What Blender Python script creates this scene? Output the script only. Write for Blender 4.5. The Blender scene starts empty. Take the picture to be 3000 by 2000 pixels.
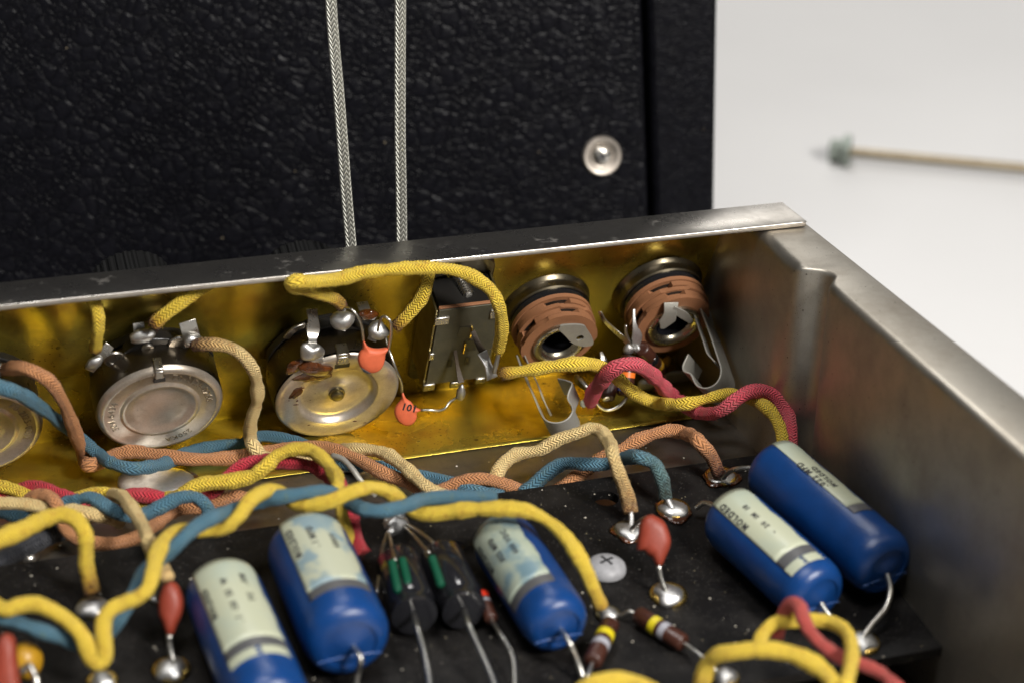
import bpy, math, random
import numpy as np
from mathutils import Matrix, Vector
random.seed(7); rng = np.random.default_rng(7)
S = bpy.context.scene
COL = S.collection
# ------------------------------------------------------------------ camera (1 unit = 1 cm)
FPX = 6150.0
PSI, ELE, ROLL = [math.radians(a) for a in (19.0, 24.4, 1.0)]
FW = np.array([math.sin(PSI)*math.cos(ELE), math.cos(PSI)*math.cos(ELE), -math.sin(ELE)])
RT = np.array([math.cos(PSI), -math.sin(PSI), 0.0]); UP0 = np.cross(RT, FW)
RR = math.cos(ROLL)*RT + math.sin(ROLL)*UP0
UU = -math.sin(ROLL)*RT + math.cos(ROLL)*UP0
def ray(x, y): return FW + RR*(x-1500)/FPX - UU*(y-1000)/FPX
CAM = -ray(2355, 650)*43.5
cd = bpy.data.cameras.new('camera'); cam = bpy.data.objects.new('camera', cd); COL.objects.link(cam)
M = Matrix.Identity(4)
for i in range(3):
    M[i][0] = RR[i]; M[i][1] = UU[i]; M[i][2] = -FW[i]; M[i][3] = CAM[i]
cam.matrix_world = M
cd.sensor_width = 36; cd.lens = FPX/3000*36; cd.clip_start = 1; cd.clip_end = 2000
cd.dof.use_dof = True; cd.dof.focus_distance = 43.0; cd.dof.aperture_fstop = 0.13
S.camera = cam
# ------------------------------------------------------------------ world and lamps
W = bpy.data.worlds.new('World'); S.world = W; W.use_nodes = True
W.node_tree.nodes['Background'].inputs[0].default_value = (0.93, 0.96, 1.0, 1)
W.node_tree.nodes['Background'].inputs[1].default_value = 0.10
def lamp(name, loc, target, size, power, col=(1, 1, 1)):
    l = bpy.data.lights.new(name, 'AREA'); l.shape = 'RECTANGLE'; l.size, l.size_y = size; l.energy = power; l.color = col
    o = bpy.data.objects.new(name, l); COL.objects.link(o); o.location = loc
    o.rotation_euler = (Vector(target)-Vector(loc)).to_track_quat('-Z', 'Y').to_euler()
    return o
lamp('softbox_front', (24, -80, 58), (-6, 0, -3), (20, 16), 165000, (1, 0.965, 0.92))
lamp('softbox_top', (-24, -20, 84), (-6, 0, -3), (30, 22), 46000, (1, 0.98, 0.96))
lamp('softbox_back', (20, 130, 190), (22, 90, -8), (44, 34), 290000, (1, 0.98, 0.95))
lamp('backdrop_fill', (140, 300, 200), (150, 420, 165), (160, 100), 1150000, (1, 0.97, 0.93))  # added lamp, brightens the unseen backdrop that the steel rims reflect
S.view_settings.view_transform = 'Standard'; S.view_settings.look = 'None'
S.view_settings.exposure = 0.0; S.view_settings.gamma = 1
# ------------------------------------------------------------------ planes that things stand on
t25 = math.radians(25); WN = np.array([0, -math.cos(t25), -math.sin(t25)]); WU = np.array([0, -math.sin(t25), math.cos(t25)])
W0 = np.array([0, 3.57, -4.6]); EX = np.array([1.0, 0, 0])
t6 = math.radians(6); BN = np.array([0, -math.sin(t6), math.cos(t6)]); BY = np.array([0, math.cos(t6), math.sin(t6)])
B0 = np.array([0, -2.13, -4.1]); ZZ = np.array([0, 0, 1.0])
TABLE_Z = -8.0; FLOOR_Z = -4.6
def hit(x, y, n, p0):
    v = ray(x, y); return CAM + v*((np.dot(n, p0)-np.dot(n, CAM))/np.dot(n, v))
def at(x, y, k, h=0.0):
    if k == 'w': return hit(x, y, WN, W0+WN*h)
    if k == 'b': return hit(x, y, BN, B0+BN*h)
    if k == 'f': return hit(x, y, ZZ, ZZ*(FLOOR_Z+h))
    if k == 'u': return hit(x, y, WU, W0+WU*h)
    if k == 't': return hit(x, y, ZZ, ZZ*(TABLE_Z+h))
def wl(x, u, h): return W0+EX*x+WU*u+WN*h
def bl(x, y, h): return B0+EX*x+BY*y+BN*h
def frame(o, a, b, c):
    m = Matrix.Identity(4)
    for i in range(3): m[i][0] = a[i]; m[i][1] = b[i]; m[i][2] = c[i]; m[i][3] = o[i]
    return m
def wall_frame(p, rot=0.0):
    c, s = math.cos(rot), math.sin(rot)
    return frame(p, EX*c+WU*s, -EX*s+WU*c, WN)
def axis_frame(p, q, upv):
    z = np.array(q)-np.array(p); L = np.linalg.norm(z); z = z/L
    x = np.cross(upv, z); x /= np.linalg.norm(x); y = np.cross(z, x)
    return frame(p, x, y, z), L
# ------------------------------------------------------------------ material helpers
def mat(name):
    m = bpy.data.materials.new(name); m.use_nodes = True
    nt = m.node_tree; return m, nt, nt.nodes['Principled BSDF']
def N(nt, typ, **kw):
    n = nt.nodes.new(typ)
    for k, v in kw.items():
        if k in ('op',): n.operation = v
        elif hasattr(n, k): setattr(n, k, v)
        else: n.inputs[k.replace('_', ' ')].default_value = v
    return n
def L(nt, a, b): nt.links.new(a, b)
def mth(nt, op, a, b=None, clamp=False):
    n = nt.nodes.new('ShaderNodeMath'); n.operation = op; n.use_clamp = clamp
    for i, v in enumerate((a, b)):
        if v is None: continue
        if isinstance(v, (int, float)): n.inputs[i].default_value = v
        else: L(nt, v, n.inputs[i])
    return n.outputs[0]
def mix(nt, fac, a, b):
    n = nt.nodes.new('ShaderNodeMix'); n.data_type = 'RGBA'
    if isinstance(fac, (int, float)): n.inputs[0].default_value = fac
    else: L(nt, fac, n.inputs[0])
    for s, v in ((6, a), (7, b)):
        if isinstance(v, tuple): n.inputs[s].default_value = (*v, 1) if len(v) == 3 else v
        else: L(nt, v, n.inputs[s])
    return n.outputs[2]
def ramp(nt, src, a, b, va=0.0, vb=1.0):
    n = nt.nodes.new('ShaderNodeMapRange'); n.inputs[1].default_value = a; n.inputs[2].default_value = b
    n.inputs[3].default_value = va; n.inputs[4].default_value = vb; L(nt, src, n.inputs[0]); return n.outputs[0]
def coords(nt, scale=(1, 1, 1), kind='Object'):
    tc = nt.nodes.new('ShaderNodeTexCoord'); mp = nt.nodes.new('ShaderNodeMapping'); mp.inputs['Scale'].default_value = scale
    L(nt, tc.outputs[kind], mp.inputs[0]); return mp.outputs[0]
def noise(nt, vec, scale, detail=4, rough=0.55):
    n = nt.nodes.new('ShaderNodeTexNoise'); n.inputs['Scale'].default_value = scale; n.inputs['Detail'].default_value = detail
    n.inputs['Roughness'].default_value = rough; L(nt, vec, n.inputs['Vector']); return n.outputs['Fac']
def vor(nt, vec, scale, feature='F1'):
    n = nt.nodes.new('ShaderNodeTexVoronoi'); n.feature = feature; n.inputs['Scale'].default_value = scale; L(nt, vec, n.inputs['Vector']); return n.outputs['Distance']
def bump(nt, p, h, strength=0.3, dist=0.02):
    b = nt.nodes.new('ShaderNodeBump'); b.inputs['Strength'].default_value = strength; b.inputs['Distance'].default_value = dist
    L(nt, h, b.inputs['Height']); L(nt, b.outputs[0], p.inputs['Normal']); return b
def setp(p, col=None, metal=None, rough=None, spec=None, coat=None):
    if col is not None: p.inputs['Base Color'].default_value = (*col, 1)
    if metal is not None: p.inputs['Metallic'].default_value = metal
    if rough is not None: p.inputs['Roughness'].default_value = rough
    if spec is not None: p.inputs['Specular IOR Level'].default_value = spec
    if coat is not None: p.inputs['Coat Weight'].default_value = coat; p.inputs['Coat Roughness'].default_value = 0.12
def metal(name, col, rough, dark=None, grime=0.5, nscale=3.0, bumpy=0.12, brush=(1, 1, 1), speck=0.0, met=1.0, patch=None):
    m, nt, p = mat(name); v = coords(nt)
    dark = dark or tuple(c*0.35 for c in col)
    n1 = noise(nt, v, nscale, 6, 0.65); f = ramp(nt, n1, 0.42, 0.75, 0, grime)
    c = mix(nt, f, col, dark)
    vb = coords(nt, brush); n2 = noise(nt, vb, 30, 3)
    c = mix(nt, ramp(nt, n2, 0.3, 0.8, 0, 0.25), c, dark)
    if speck:
        s = vor(nt, v, 5.5); sn = noise(nt, v, 1.3, 2)
        f2 = mth(nt, 'MULTIPLY', mth(nt, 'LESS_THAN', s, 0.09), ramp(nt, sn, 0.45, 0.55, 0, speck))
        c = mix(nt, f2, c, (0.02, 0.015, 0.01))
        s2 = vor(nt, v, 21.0); f3 = mth(nt, 'MULTIPLY', mth(nt, 'LESS_THAN', s2, 0.13), ramp(nt, sn, 0.4, 0.6, 0, speck))
        c = mix(nt, f3, c, (0.03, 0.022, 0.01))
    if patch:
        pn = noise(nt, v, 1.9, 5, 0.75); pm = ramp(nt, pn, 0.60, 0.70, 0, 0.45)
        c = mix(nt, pm, c, patch)
        L(nt, mth(nt, 'SUBTRACT', met, mth(nt, 'MULTIPLY', pm, 0.7)), p.inputs['Metallic'])
    L(nt, c, p.inputs['Base Color']); p.inputs['Metallic'].default_value = met
    L(nt, ramp(nt, n1, 0.2, 0.8, rough*0.8, rough*1.35), p.inputs['Roughness'])
    bump(nt, p, mth(nt, 'ADD', mth(nt, 'MULTIPLY', n2, 0.5), noise(nt, v, 60, 2)), bumpy, 0.01)
    return m
def plastic(name, col, rough=0.4, var=0.3, bumpy=0.05, scale=8, coat=None, spec=0.5):
    m, nt, p = mat(name); v = coords(nt)
    c = mix(nt, ramp(nt, noise(nt, v, scale, 5), 0.35, 0.75, 0, var), col, tuple(x*0.45 for x in col))
    L(nt, c, p.inputs['Base Color']); setp(p, rough=rough, coat=coat, spec=spec)
    bump(nt, p, noise(nt, v, 40, 3), bumpy, 0.02)
    return m
def cloth(name, col, burnt=(0.10, 0.03, 0.012), dirt=(0.25, 0.12, 0.03), var=None, gloss=0.62):
    """cotton braid over wire: two crossing families of strands, uneven dye, scorched ends"""
    m, nt, p = mat(name)
    uv = nt.nodes.new('ShaderNodeUVMap'); sp = nt.nodes.new('ShaderNodeSeparateXYZ'); L(nt, uv.outputs[0], sp.inputs[0])
    v = coords(nt)
    wob = mth(nt, 'MULTIPLY', noise(nt, v, 9, 2), 1.2)
    u8 = mth(nt, 'MULTIPLY', sp.outputs[0], 2*math.pi*6); vv = mth(nt, 'ADD', mth(nt, 'MULTIPLY', sp.outputs[1], 2*math.pi*7.5), wob)
    a = mth(nt, 'SINE', mth(nt, 'ADD', u8, vv)); b = mth(nt, 'SINE', mth(nt, 'SUBTRACT', u8, vv))
    chk = mth(nt, 'GREATER_THAN', mth(nt, 'SINE', mth(nt, 'MULTIPLY', u8, 1.0)), 0.0)
    a2 = mth(nt, 'MULTIPLY', mth(nt, 'ABSOLUTE', a), chk); b2 = mth(nt, 'MULTIPLY', mth(nt, 'ABSOLUTE', b), mth(nt, 'SUBTRACT', 1.0, chk))
    h = mth(nt, 'ADD', a2, b2)
    at_ = nt.nodes.new('ShaderNodeAttribute'); at_.attribute_name = 'scorch'
    n1 = noise(nt, v, 2.2, 5, 0.6); n2 = noise(nt, v, 45, 3, 0.7)
    c = mix(nt, ramp(nt, n1, 0.40, 0.72, 0, 0.75), col, var or tuple(x*0.62 for x in col))
    c = mix(nt, ramp(nt, h, 0.0, 0.55, 0.50, 0.0), c, tuple(x*0.32 for x in col))  # shade in the gaps between strands, painted into the colour
    c = mix(nt, ramp(nt, n2, 0.46, 0.75, 0, 0.6), c, tuple(min(1, x*1.25+0.05) for x in col))
    dn = ramp(nt, noise(nt, v, 6.5, 4, 0.7), 0.53, 0.70, 0, 0.6); c = mix(nt, dn, c, dirt)
    sc = mth(nt, 'ADD', at_.outputs['Fac'], mth(nt, 'MULTIPLY', mth(nt, 'SUBTRACT', noise(nt, v, 12, 3), 0.5), mth(nt, 'MULTIPLY', at_.outputs['Fac'], 1.4)), True)
    c = mix(nt, ramp(nt, sc, 0.05, 0.5), c, mix(nt, 0.55, c, dirt)); c = mix(nt, ramp(nt, sc, 0.45, 0.95), c, burnt)
    L(nt, c, p.inputs['Base Color']); setp(p, rough=gloss, spec=0.35)
    p.inputs['Sheen Weight'].default_value = 0.06; p.inputs['Sheen Roughness'].default_value = 0.4
    bump(nt, p, mth(nt, 'ADD', h, mth(nt, 'MULTIPLY', n2, 0.7)), 1.0, 0.05)
    return m
def braid_metal(name):
    m, nt, p = mat(name)
    uv = nt.nodes.new('ShaderNodeUVMap'); sp = nt.nodes.new('ShaderNodeSeparateXYZ'); L(nt, uv.outputs[0], sp.inputs[0])
    u8 = mth(nt, 'MULTIPLY', sp.outputs[0], 2*math.pi*5); vv = mth(nt, 'MULTIPLY', sp.outputs[1], 2*math.pi*4.6)
    a = mth(nt, 'SINE', mth(nt, 'ADD', u8, vv)); b = mth(nt, 'SINE', mth(nt, 'SUBTRACT', u8, vv))
    chk = mth(nt, 'GREATER_THAN', mth(nt, 'SINE', u8), 0.0)
    h = mth(nt, 'ADD', mth(nt, 'MULTIPLY', mth(nt, 'ABSOLUTE', a), chk), mth(nt, 'MULTIPLY', mth(nt, 'ABSOLUTE', b), mth(nt, 'SUBTRACT', 1.0, chk)))
    c = mix(nt, h, (0.34, 0.335, 0.29), (0.60, 0.59, 0.52)); L(nt, c, p.inputs['Base Color']); setp(p, metal=0.75, rough=0.42)
    bump(nt, p, h, 0.9, 0.05); return m
MT = {}
MT['steel'] = metal('chassis_steel', (0.51, 0.475, 0.41), 0.42, (0.20, 0.165, 0.125), 0.6, 0.7, 0.10, (5, 5, 0.5), speck=0.8)
MT['rail'] = metal('rail_steel', (0.66, 0.63, 0.58), 0.27, (0.22, 0.20, 0.17), 0.65, 1.1, 0.06, (0.4, 9, 3), speck=0.7, patch=(0.045, 0.032, 0.018))
MT['floor'] = metal('floor_steel', (0.30, 0.27, 0.23), 0.42, (0.10, 0.085, 0.07), 0.6, 1.2, 0.12, (1, 6, 1), speck=0.4)
MT['bright'] = metal('tinned_metal', (0.52, 0.50, 0.46), 0.27, (0.30, 0.27, 0.22), 0.5, 6, 0.06)
MT['can'] = metal('pot_can', (0.66, 0.60, 0.52), 0.31, (0.22, 0.155, 0.09), 0.75, 1.3, 0.05, speck=0.6, met=0.78)
MT['can_side'] = metal('pot_side_shaded', (0.20, 0.175, 0.14), 0.28, (0.10, 0.08, 0.06), 0.8, 2.5, 0.2)  # darker than the face: shade round the can put into its colour
MT['solder'] = metal('solder', (0.62, 0.62, 0.61), 0.42, (0.34, 0.33, 0.31), 0.7, 5, 0.5)
MT['spring'] = metal('spring_metal', (0.36, 0.35, 0.31), 0.5, (0.24, 0.22, 0.19), 0.4, 3, 0.05, met=0.5)
MT['dkmetal'] = metal('dark_ring', (0.22, 0.19, 0.13), 0.28, (0.08, 0.06, 0.04), 0.5, 3, 0.05)
MT['wire'] = metal('lead_wire', (0.62, 0.61, 0.57), 0.28, (0.32, 0.29, 0.24), 0.5, 6, 0.08)
MT['brassring'] = metal('eyelet_brass', (0.85, 0.60, 0.16), 0.25, (0.35, 0.20, 0.04), 0.4, 5, 0.05)
MT['dkbrass'] = metal('rivet_brass', (0.30, 0.26, 0.14), 0.35, None, 0.5, 5, 0.1)
MT['black'] = plastic('black_phenolic', (0.012, 0.011, 0.010), 0.32, 0.3, 0.2)
MT['gloss_black'] = plastic('glossy_black', (0.010, 0.010, 0.012), 0.12, 0.2, 0.02)
MT['brown'] = plastic('brown_phenolic', (0.27, 0.115, 0.050), 0.65, 0.35, 0.35, 2.5)
MT['resistor'] = plastic('resistor_brown', (0.045, 0.014, 0.008), 0.35, 0.4, 0.1)
MT['knob'] = plastic('knob_black', (0.003, 0.003, 0.003), 0.6, spec=0.2)
MT['disc_orange'] = plastic('disc_orange', (0.66, 0.13, 0.052), 0.55, 0.30, 0.3, 5)
MT['disc_red'] = plastic('disc_red', (0.23, 0.034, 0.016), 0.5, 0.35, 0.15, 4)
MT['blue'] = plastic('capacitor_blue', (0.003, 0.036, 0.148), 0.31, 0.45, 0.25, 2.2, spec=0.42)
MT['green'] = plastic('green_coil', (0.0, 0.06, 0.028), 0.4, 0.2)
MT['yellow_band'] = plastic('yellow_band', (0.50, 0.41, 0.01), 0.35, 0.1)
MT['silver_band'] = plastic('silver_band', (0.28, 0.28, 0.31), 0.35, 0.2)
MT['orange_band'] = plastic('orange_band', (0.75, 0.16, 0.02), 0.35, 0.1)
MT['blue_band'] = plastic('blue_band', (0.01, 0.05, 0.28), 0.35, 0.1)
MT['red_paint'] = plastic('red_tip', (0.60, 0.03, 0.01), 0.35, 0.1)
MT['grey_band'] = plastic('grey_band', (0.07, 0.07, 0.072), 0.45, 0.2)
MT['ink'] = plastic('black_ink', (0.02, 0.02, 0.022), 0.6, 0.2)
MT['ochre'] = plastic('ochre_body', (0.42, 0.22, 0.01), 0.4, 0.4)
MT['white_screw'] = plastic('painted_screw', (0.28, 0.28, 0.29), 0.5, 0.5, 0.2)
MT['pale_core'] = plastic('pale_core', (0.45, 0.45, 0.32), 0.5)
MT['crust'] = plastic('burnt_fibre', (0.10, 0.035, 0.015), 0.8, 0.6, 0.8, 14)
MT['cream_dust'] = plastic('dust', (0.50, 0.46, 0.38), 0.9)
# resin flux
m, nt, p = mat('amber_flux'); v = coords(nt); setp(p, rough=0.10, coat=1.0)
L(nt, mix(nt, ramp(nt, noise(nt, v, 7, 4), 0.35, 0.7), (0.10, 0.026, 0.003), (0.018, 0.005, 0.0015)), p.inputs['Base Color'])
bump(nt, p, noise(nt, v, 16, 2), 0.5, 0.04); MT['flux'] = m
# capacitor paper label
m, nt, p = mat('label_cream'); v = coords(nt); setp(p, rough=0.35)
c = mix(nt, ramp(nt, noise(nt, v, 1.1, 3), 0.45, 0.75, 0, 0.5), (0.37, 0.385, 0.28), (0.24, 0.32, 0.30)); L(nt, c, p.inputs['Base Color']); MT['label'] = m
m, nt, p = mat('label_worn'); v = coords(nt); setp(p, rough=0.35)
c = mix(nt, ramp(nt, noise(nt, v, 1.9, 4), 0.46, 0.62, 0, 0.85), (0.30, 0.34, 0.27), (0.09, 0.17, 0.22)); L(nt, c, p.inputs['Base Color']); MT['label_worn'] = m
# circuit board
m, nt, p = mat('black_fibreboard'); v = coords(nt)
c = mix(nt, ramp(nt, noise(nt, v, 0.9, 5, 0.65), 0.42, 0.8, 0, 0.7), (0.004, 0.0036, 0.0036), (0.024, 0.022, 0.020))
s = vor(nt, v, 6.0); sm = ramp(nt, noise(nt, v, 2.0, 2), 0.5, 0.6)
c = mix(nt, mth(nt, 'MULTIPLY', mth(nt, 'LESS_THAN', s, 0.07), sm), c, (0.30, 0.26, 0.16))
s = vor(nt, v, 17.0); c = mix(nt, mth(nt, 'MULTIPLY', mth(nt, 'LESS_THAN', s, 0.12), 0.55), c, (0.20, 0.19, 0.17))
L(nt, c, p.inputs['Base Color']); setp(p, rough=0.5, spec=0.16); bump(nt, p, noise(nt, v, 30, 4), 0.15, 0.02); MT['board'] = m
# brass shield
m, nt, p = mat('brass_sheet'); v = coords(nt)
n1 = noise(nt, v, 0.45, 4, 0.6); n2 = noise(nt, coords(nt, (1, 14, 14)), 5, 4); n3 = noise(nt, v, 2.3, 5, 0.7)
c = mix(nt, ramp(nt, n1, 0.35, 0.65), (0.69, 0.545, 0.08), (0.49, 0.35, 0.05))
c = mix(nt, ramp(nt, n2, 0.35, 0.8, 0, 0.35), c, (0.30, 0.22, 0.03))
c = mix(nt, ramp(nt, n3, 0.55, 0.85, 0, 0.45), c, (0.20, 0.12, 0.02))
n4 = noise(nt, v, 0.8, 3); c = mix(nt, ramp(nt, n4, 0.56, 0.72, 0, 0.65), c, (0.30, 0.13, 0.025)); n5 = noise(nt, v, 0.55, 5, 0.7); c = mix(nt, ramp(nt, n5, 0.50, 0.66, 0, 0.6), c, (0.20, 0.15, 0.04))
sm = ramp(nt, noise(nt, v, 0.9, 3), 0.48, 0.66)
for sc_, th, k in ((1.7, 0.085, 0.95), (4.5, 0.13, 0.9), (11.0, 0.20, 0.75)):
    c = mix(nt, mth(nt, 'MULTIPLY', mth(nt, 'LESS_THAN', vor(nt, v, sc_), th), mth(nt, 'MULTIPLY', sm, k)), c, (0.045, 0.022, 0.008))
L(nt, c, p.inputs['Base Color']); setp(p, metal=0.85); L(nt, ramp(nt, n1, 0.3, 0.7, 0.18, 0.32), p.inputs['Roughness'])
bump(nt, p, mth(nt, 'ADD', n2, mth(nt, 'MULTIPLY', noise(nt, v, 0.8, 2), 10.0)), 0.02, 0.04); MT['brass'] = m
# white table
m, nt, p = mat('white_laminate'); v = coords(nt); setp(p, rough=0.55)
c = mix(nt, ramp(nt, noise(nt, v, 0.06, 3), 0.4, 0.7, 0, 1), (0.53, 0.525, 0.52), (0.50, 0.495, 0.49)); L(nt, c, p.inputs['Base Color']); MT['table'] = m
# grained leather cloth
def leather(name, s, k):
    m, nt, p = mat(name); v = coords(nt)
    wn_ = nt.nodes.new('ShaderNodeTexNoise'); wn_.inputs['Scale'].default_value = 1.6*s; L(nt, v, wn_.inputs['Vector'])
    ad = nt.nodes.new('ShaderNodeVectorMath'); ad.operation = 'MULTIPLY_ADD'; ad.inputs[1].default_value = (0.28, 0.28, 0.28)
    L(nt, wn_.outputs['Color'], ad.inputs[0]); L(nt, v, ad.inputs[2])
    a = ramp(nt, vor(nt, ad.outputs[0], 2.7*s, 'DISTANCE_TO_EDGE'), 0.0, 0.30, 0, 1)
    b = ramp(nt, vor(nt, ad.outputs[0], 6.5*s, 'DISTANCE_TO_EDGE'), 0.0, 0.30, 0, 1)
    sel = ramp(nt, noise(nt, v, 1.1*s, 2), 0.40, 0.60)
    h = mth(nt, 'ADD', mth(nt, 'MULTIPLY', mth(nt, 'POWER', a, 0.6), sel), mth(nt, 'MULTIPLY', mth(nt, 'POWER', b, 0.6), mth(nt, 'SUBTRACT', 0.5, mth(nt, 'MULTIPLY', sel, 0.35))))
    h = mth(nt, 'ADD', h, mth(nt, 'MULTIPLY', noise(nt, v, 5*s, 2), 0.22))
    c = mix(nt, ramp(nt, h, 0.1, 0.9), (0.0022, 0.0022, 0.003), (0.0045, 0.0045, 0.006)); L(nt, c, p.inputs['Base Color'])
    sp_ = vor(nt, v, 1.1); c2 = mix(nt, mth(nt, 'LESS_THAN', sp_, 0.03), c, (0.12, 0.10, 0.07)); L(nt, c2, p.inputs['Base Color'])
    setp(p, rough=0.28, spec=0.045); bump(nt, p, h, k, 0.022); return m
MT['leather'] = leather('grained_leathercloth', 1.0, 1.0)
MT['leather_trim'] = leather('trim_leathercloth', 2.4, 0.30)
Y = cloth('cloth_yellow', (0.90, 0.62, 0.055), dirt=(0.48, 0.20, 0.02), var=(0.76, 0.52, 0.04))
MT.update(yellow=Y, blue_c=cloth('cloth_blue', (0.08, 0.19, 0.26), burnt=(0.03, 0.04, 0.03), dirt=(0.13, 0.20, 0.15), var=(0.055, 0.17, 0.25)),
          red_c=cloth('cloth_red', (0.56, 0.022, 0.045), dirt=(0.35, 0.10, 0.06), var=(0.55, 0.06, 0.075)),
          pink_c=cloth('cloth_faded_red', (0.72, 0.075, 0.11), dirt=(0.42, 0.17, 0.13), var=(0.50, 0.12, 0.13)),
          coral_c=cloth('cloth_coral', (0.52, 0.075, 0.06), dirt=(0.35, 0.10, 0.06)),
          brown_c=cloth('cloth_brown', (0.60, 0.265, 0.105), dirt=(0.30, 0.12, 0.05), var=(0.47, 0.20, 0.08)),
          cream_c=cloth('cloth_cream', (0.86, 0.63, 0.28), dirt=(0.55, 0.26, 0.07), var=(0.72, 0.50, 0.20)),
          black_c=cloth('cloth_black', (0.022, 0.024, 0.032), dirt=(0.03, 0.03, 0.035), gloss=0.4))
MT['braid'] = braid_metal('shield_braid')
# ------------------------------------------------------------------ mesh helpers
def tag(o, label=None, cat=None, group=None, kind=None):
    for k, v in (('label', label), ('category', cat), ('group', group), ('kind', kind)):
        if v: o[k] = v
    return o
def mesh(name, V, Fc, m, parent=None, smooth=True, UV=None, attr=None, bevel=0, loc=None, world=False, sub=0):
    """one mesh object; V in the parent's local frame, or world=True"""
    V = np.asarray(V, float)
    me = bpy.data.meshes.new(name)
    if world and parent is not None:
        mw = parent.matrix_basis.copy(); q = parent.parent
        while q is not None: mw = q.matrix_basis@mw; q = q.parent
        Mi = np.array(mw.inverted()); V = V@Mi[:3, :3].T+Mi[:3, 3]
    if parent is None:
        loc = V.mean(0) if loc is None else np.array(loc, float); V = V-loc
    me.from_pydata(V.tolist(), [], [tuple(int(i) for i in f) for f in Fc])
    if smooth is not False:
        me.polygons.foreach_set('use_smooth', [True]*len(me.polygons))
        if smooth is not True: me.set_sharp_from_angle(angle=math.radians(smooth))
    if UV is not None:
        ul = me.uv_layers.new(name='UVMap'); ul.data.foreach_set('uv', np.asarray(UV, float).ravel())
    if attr is not None:
        a = me.attributes.new('scorch', 'FLOAT', 'POINT'); a.data.foreach_set('value', np.asarray(attr, float))
    me.materials.append(MT[m] if isinstance(m, str) else m)
    o = bpy.data.objects.new(name, me); COL.objects.link(o)
    if parent is not None: o.parent = parent
    else: o.location = loc
    if bevel:
        b = o.modifiers.new('bevel', 'BEVEL'); b.width = bevel; b.segments = 2; b.limit_method = 'ANGLE'; b.angle_limit = math.radians(35)
        me.polygons.foreach_set('use_smooth', [True]*len(me.polygons)); me.set_sharp_from_angle(angle=math.radians(50))
    if sub:
        b = o.modifiers.new('sub', 'SUBSURF'); b.levels = b.render_levels = sub
    return o
def thing(name, label, cat, M=None, group=None, kind=None):
    o = bpy.data.objects.new(name, None); COL.objects.link(o); o.empty_display_size = 0.3
    if M is not None:
        o.matrix_world = M if isinstance(M, Matrix) else Matrix.Translation(Vector(M))
    bpy.context.view_layer.update()
    return tag(o, label, cat, group, kind)
def box(x0, x1, y0, y1, z0, z1):
    V = [(x, y, z) for z in (z0, z1) for y in (y0, y1) for x in (x0, x1)]
    return V, [(0, 2, 3, 1), (4, 5, 7, 6), (0, 1, 5, 4), (2, 6, 7, 3), (0, 4, 6, 2), (1, 3, 7, 5)]
def join(*parts):
    V, Fc = [], []
    for v, f in parts:
        n = len(V); V += [tuple(p) for p in v]; Fc += [tuple(i+n for i in g) for g in f]
    return V, Fc
def xf(part, M):
    v, f = part; A = np.array(M); v = np.asarray(v, float)@A[:3, :3].T+A[:3, 3]; return v.tolist(), f
def lathe(prof, n=32, cap=True, wob=0.0):
    """prof: list of (r, z) revolved about local z"""
    V, Fc = [], []
    for (r, z) in prof:
        for k in range(n):
            a = 2*math.pi*k/n; rr = r*(1+wob*(math.sin(3*a+z*7)+0.6*math.sin(5*a+2+z*11)))
            V.append((rr*math.cos(a), rr*math.sin(a), z))
    for i in range(len(prof)-1):
        for k in range(n): Fc.append((i*n+k, i*n+(k+1) % n, (i+1)*n+(k+1) % n, (i+1)*n+k))
    if cap:
        Fc.append(tuple(range(n))[::-1]); Fc.append(tuple((len(prof)-1)*n+k for k in range(n)))
    return V, Fc
def blob(rx, ry, rz, n=14, wob=0.12, seed=0):
    r = np.random.default_rng(seed); ph = r.uniform(0, 6.28, 6); V, Fc = [], []
    m = n//2+1
    for i in range(m+1):
        th = math.pi*i/m
        for k in range(n):
            a = 2*math.pi*k/n
            w = 1+wob*(math.sin(2*a+ph[0]+th*2)+math.sin(3*a+ph[1])*math.sin(th*2+ph[2])+0.6*math.sin(5*a+ph[3]))*math.sin(th)
            V.append((rx*w*math.sin(th)*math.cos(a), ry*w*math.sin(th)*math.sin(a), rz*math.cos(th)*(1+wob*0.3*math.sin(ph[4]+a))))
    for i in range(m):
        for k in range(n): Fc.append((i*n+k, (i+1)*n+k, (i+1)*n+(k+1) % n, i*n+(k+1) % n))
    return V, Fc
def catmull(P, step):
    P = np.asarray(P, float)
    if len(P) == 2: n = max(2, int(np.linalg.norm(P[1]-P[0])/step)); return P[0]+(P[1]-P[0])*np.linspace(0, 1, n+1)[:, None]
    Q = np.vstack([2*P[0]-P[1], P, 2*P[-1]-P[-2]]); out = []
    for i in range(1, len(Q)-2):
        d = np.linalg.norm(Q[i+1]-Q[i]); n = max(2, int(d/step)); t = np.linspace(0, 1, n, endpoint=False)[:, None]
        # centripetal form keeps unevenly spaced points smooth
        def tj(ti, a, b): return ti+max(1e-4, np.linalg.norm(b-a))**0.5
        t0 = 0; t1 = tj(t0, Q[i-1], Q[i]); t2 = tj(t1, Q[i], Q[i+1]); t3 = tj(t2, Q[i+1], Q[i+2]); tt = t1+(t2-t1)*t
        A1 = (t1-tt)/(t1-t0)*Q[i-1]+(tt-t0)/(t1-t0)*Q[i]; A2 = (t2-tt)/(t2-t1)*Q[i]+(tt-t1)/(t2-t1)*Q[i+1]; A3 = (t3-tt)/(t3-t2)*Q[i+1]+(tt-t2)/(t3-t2)*Q[i+2]
        B1 = (t2-tt)/(t2-t0)*A1+(tt-t0)/(t2-t0)*A2; B2 = (t3-tt)/(t3-t1)*A2+(tt-t1)/(t3-t1)*A3
        out.append((t2-tt)/(t2-t1)*B1+(tt-t1)/(t2-t1)*B2)
    return np.vstack(out+[P[-1:]])
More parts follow.
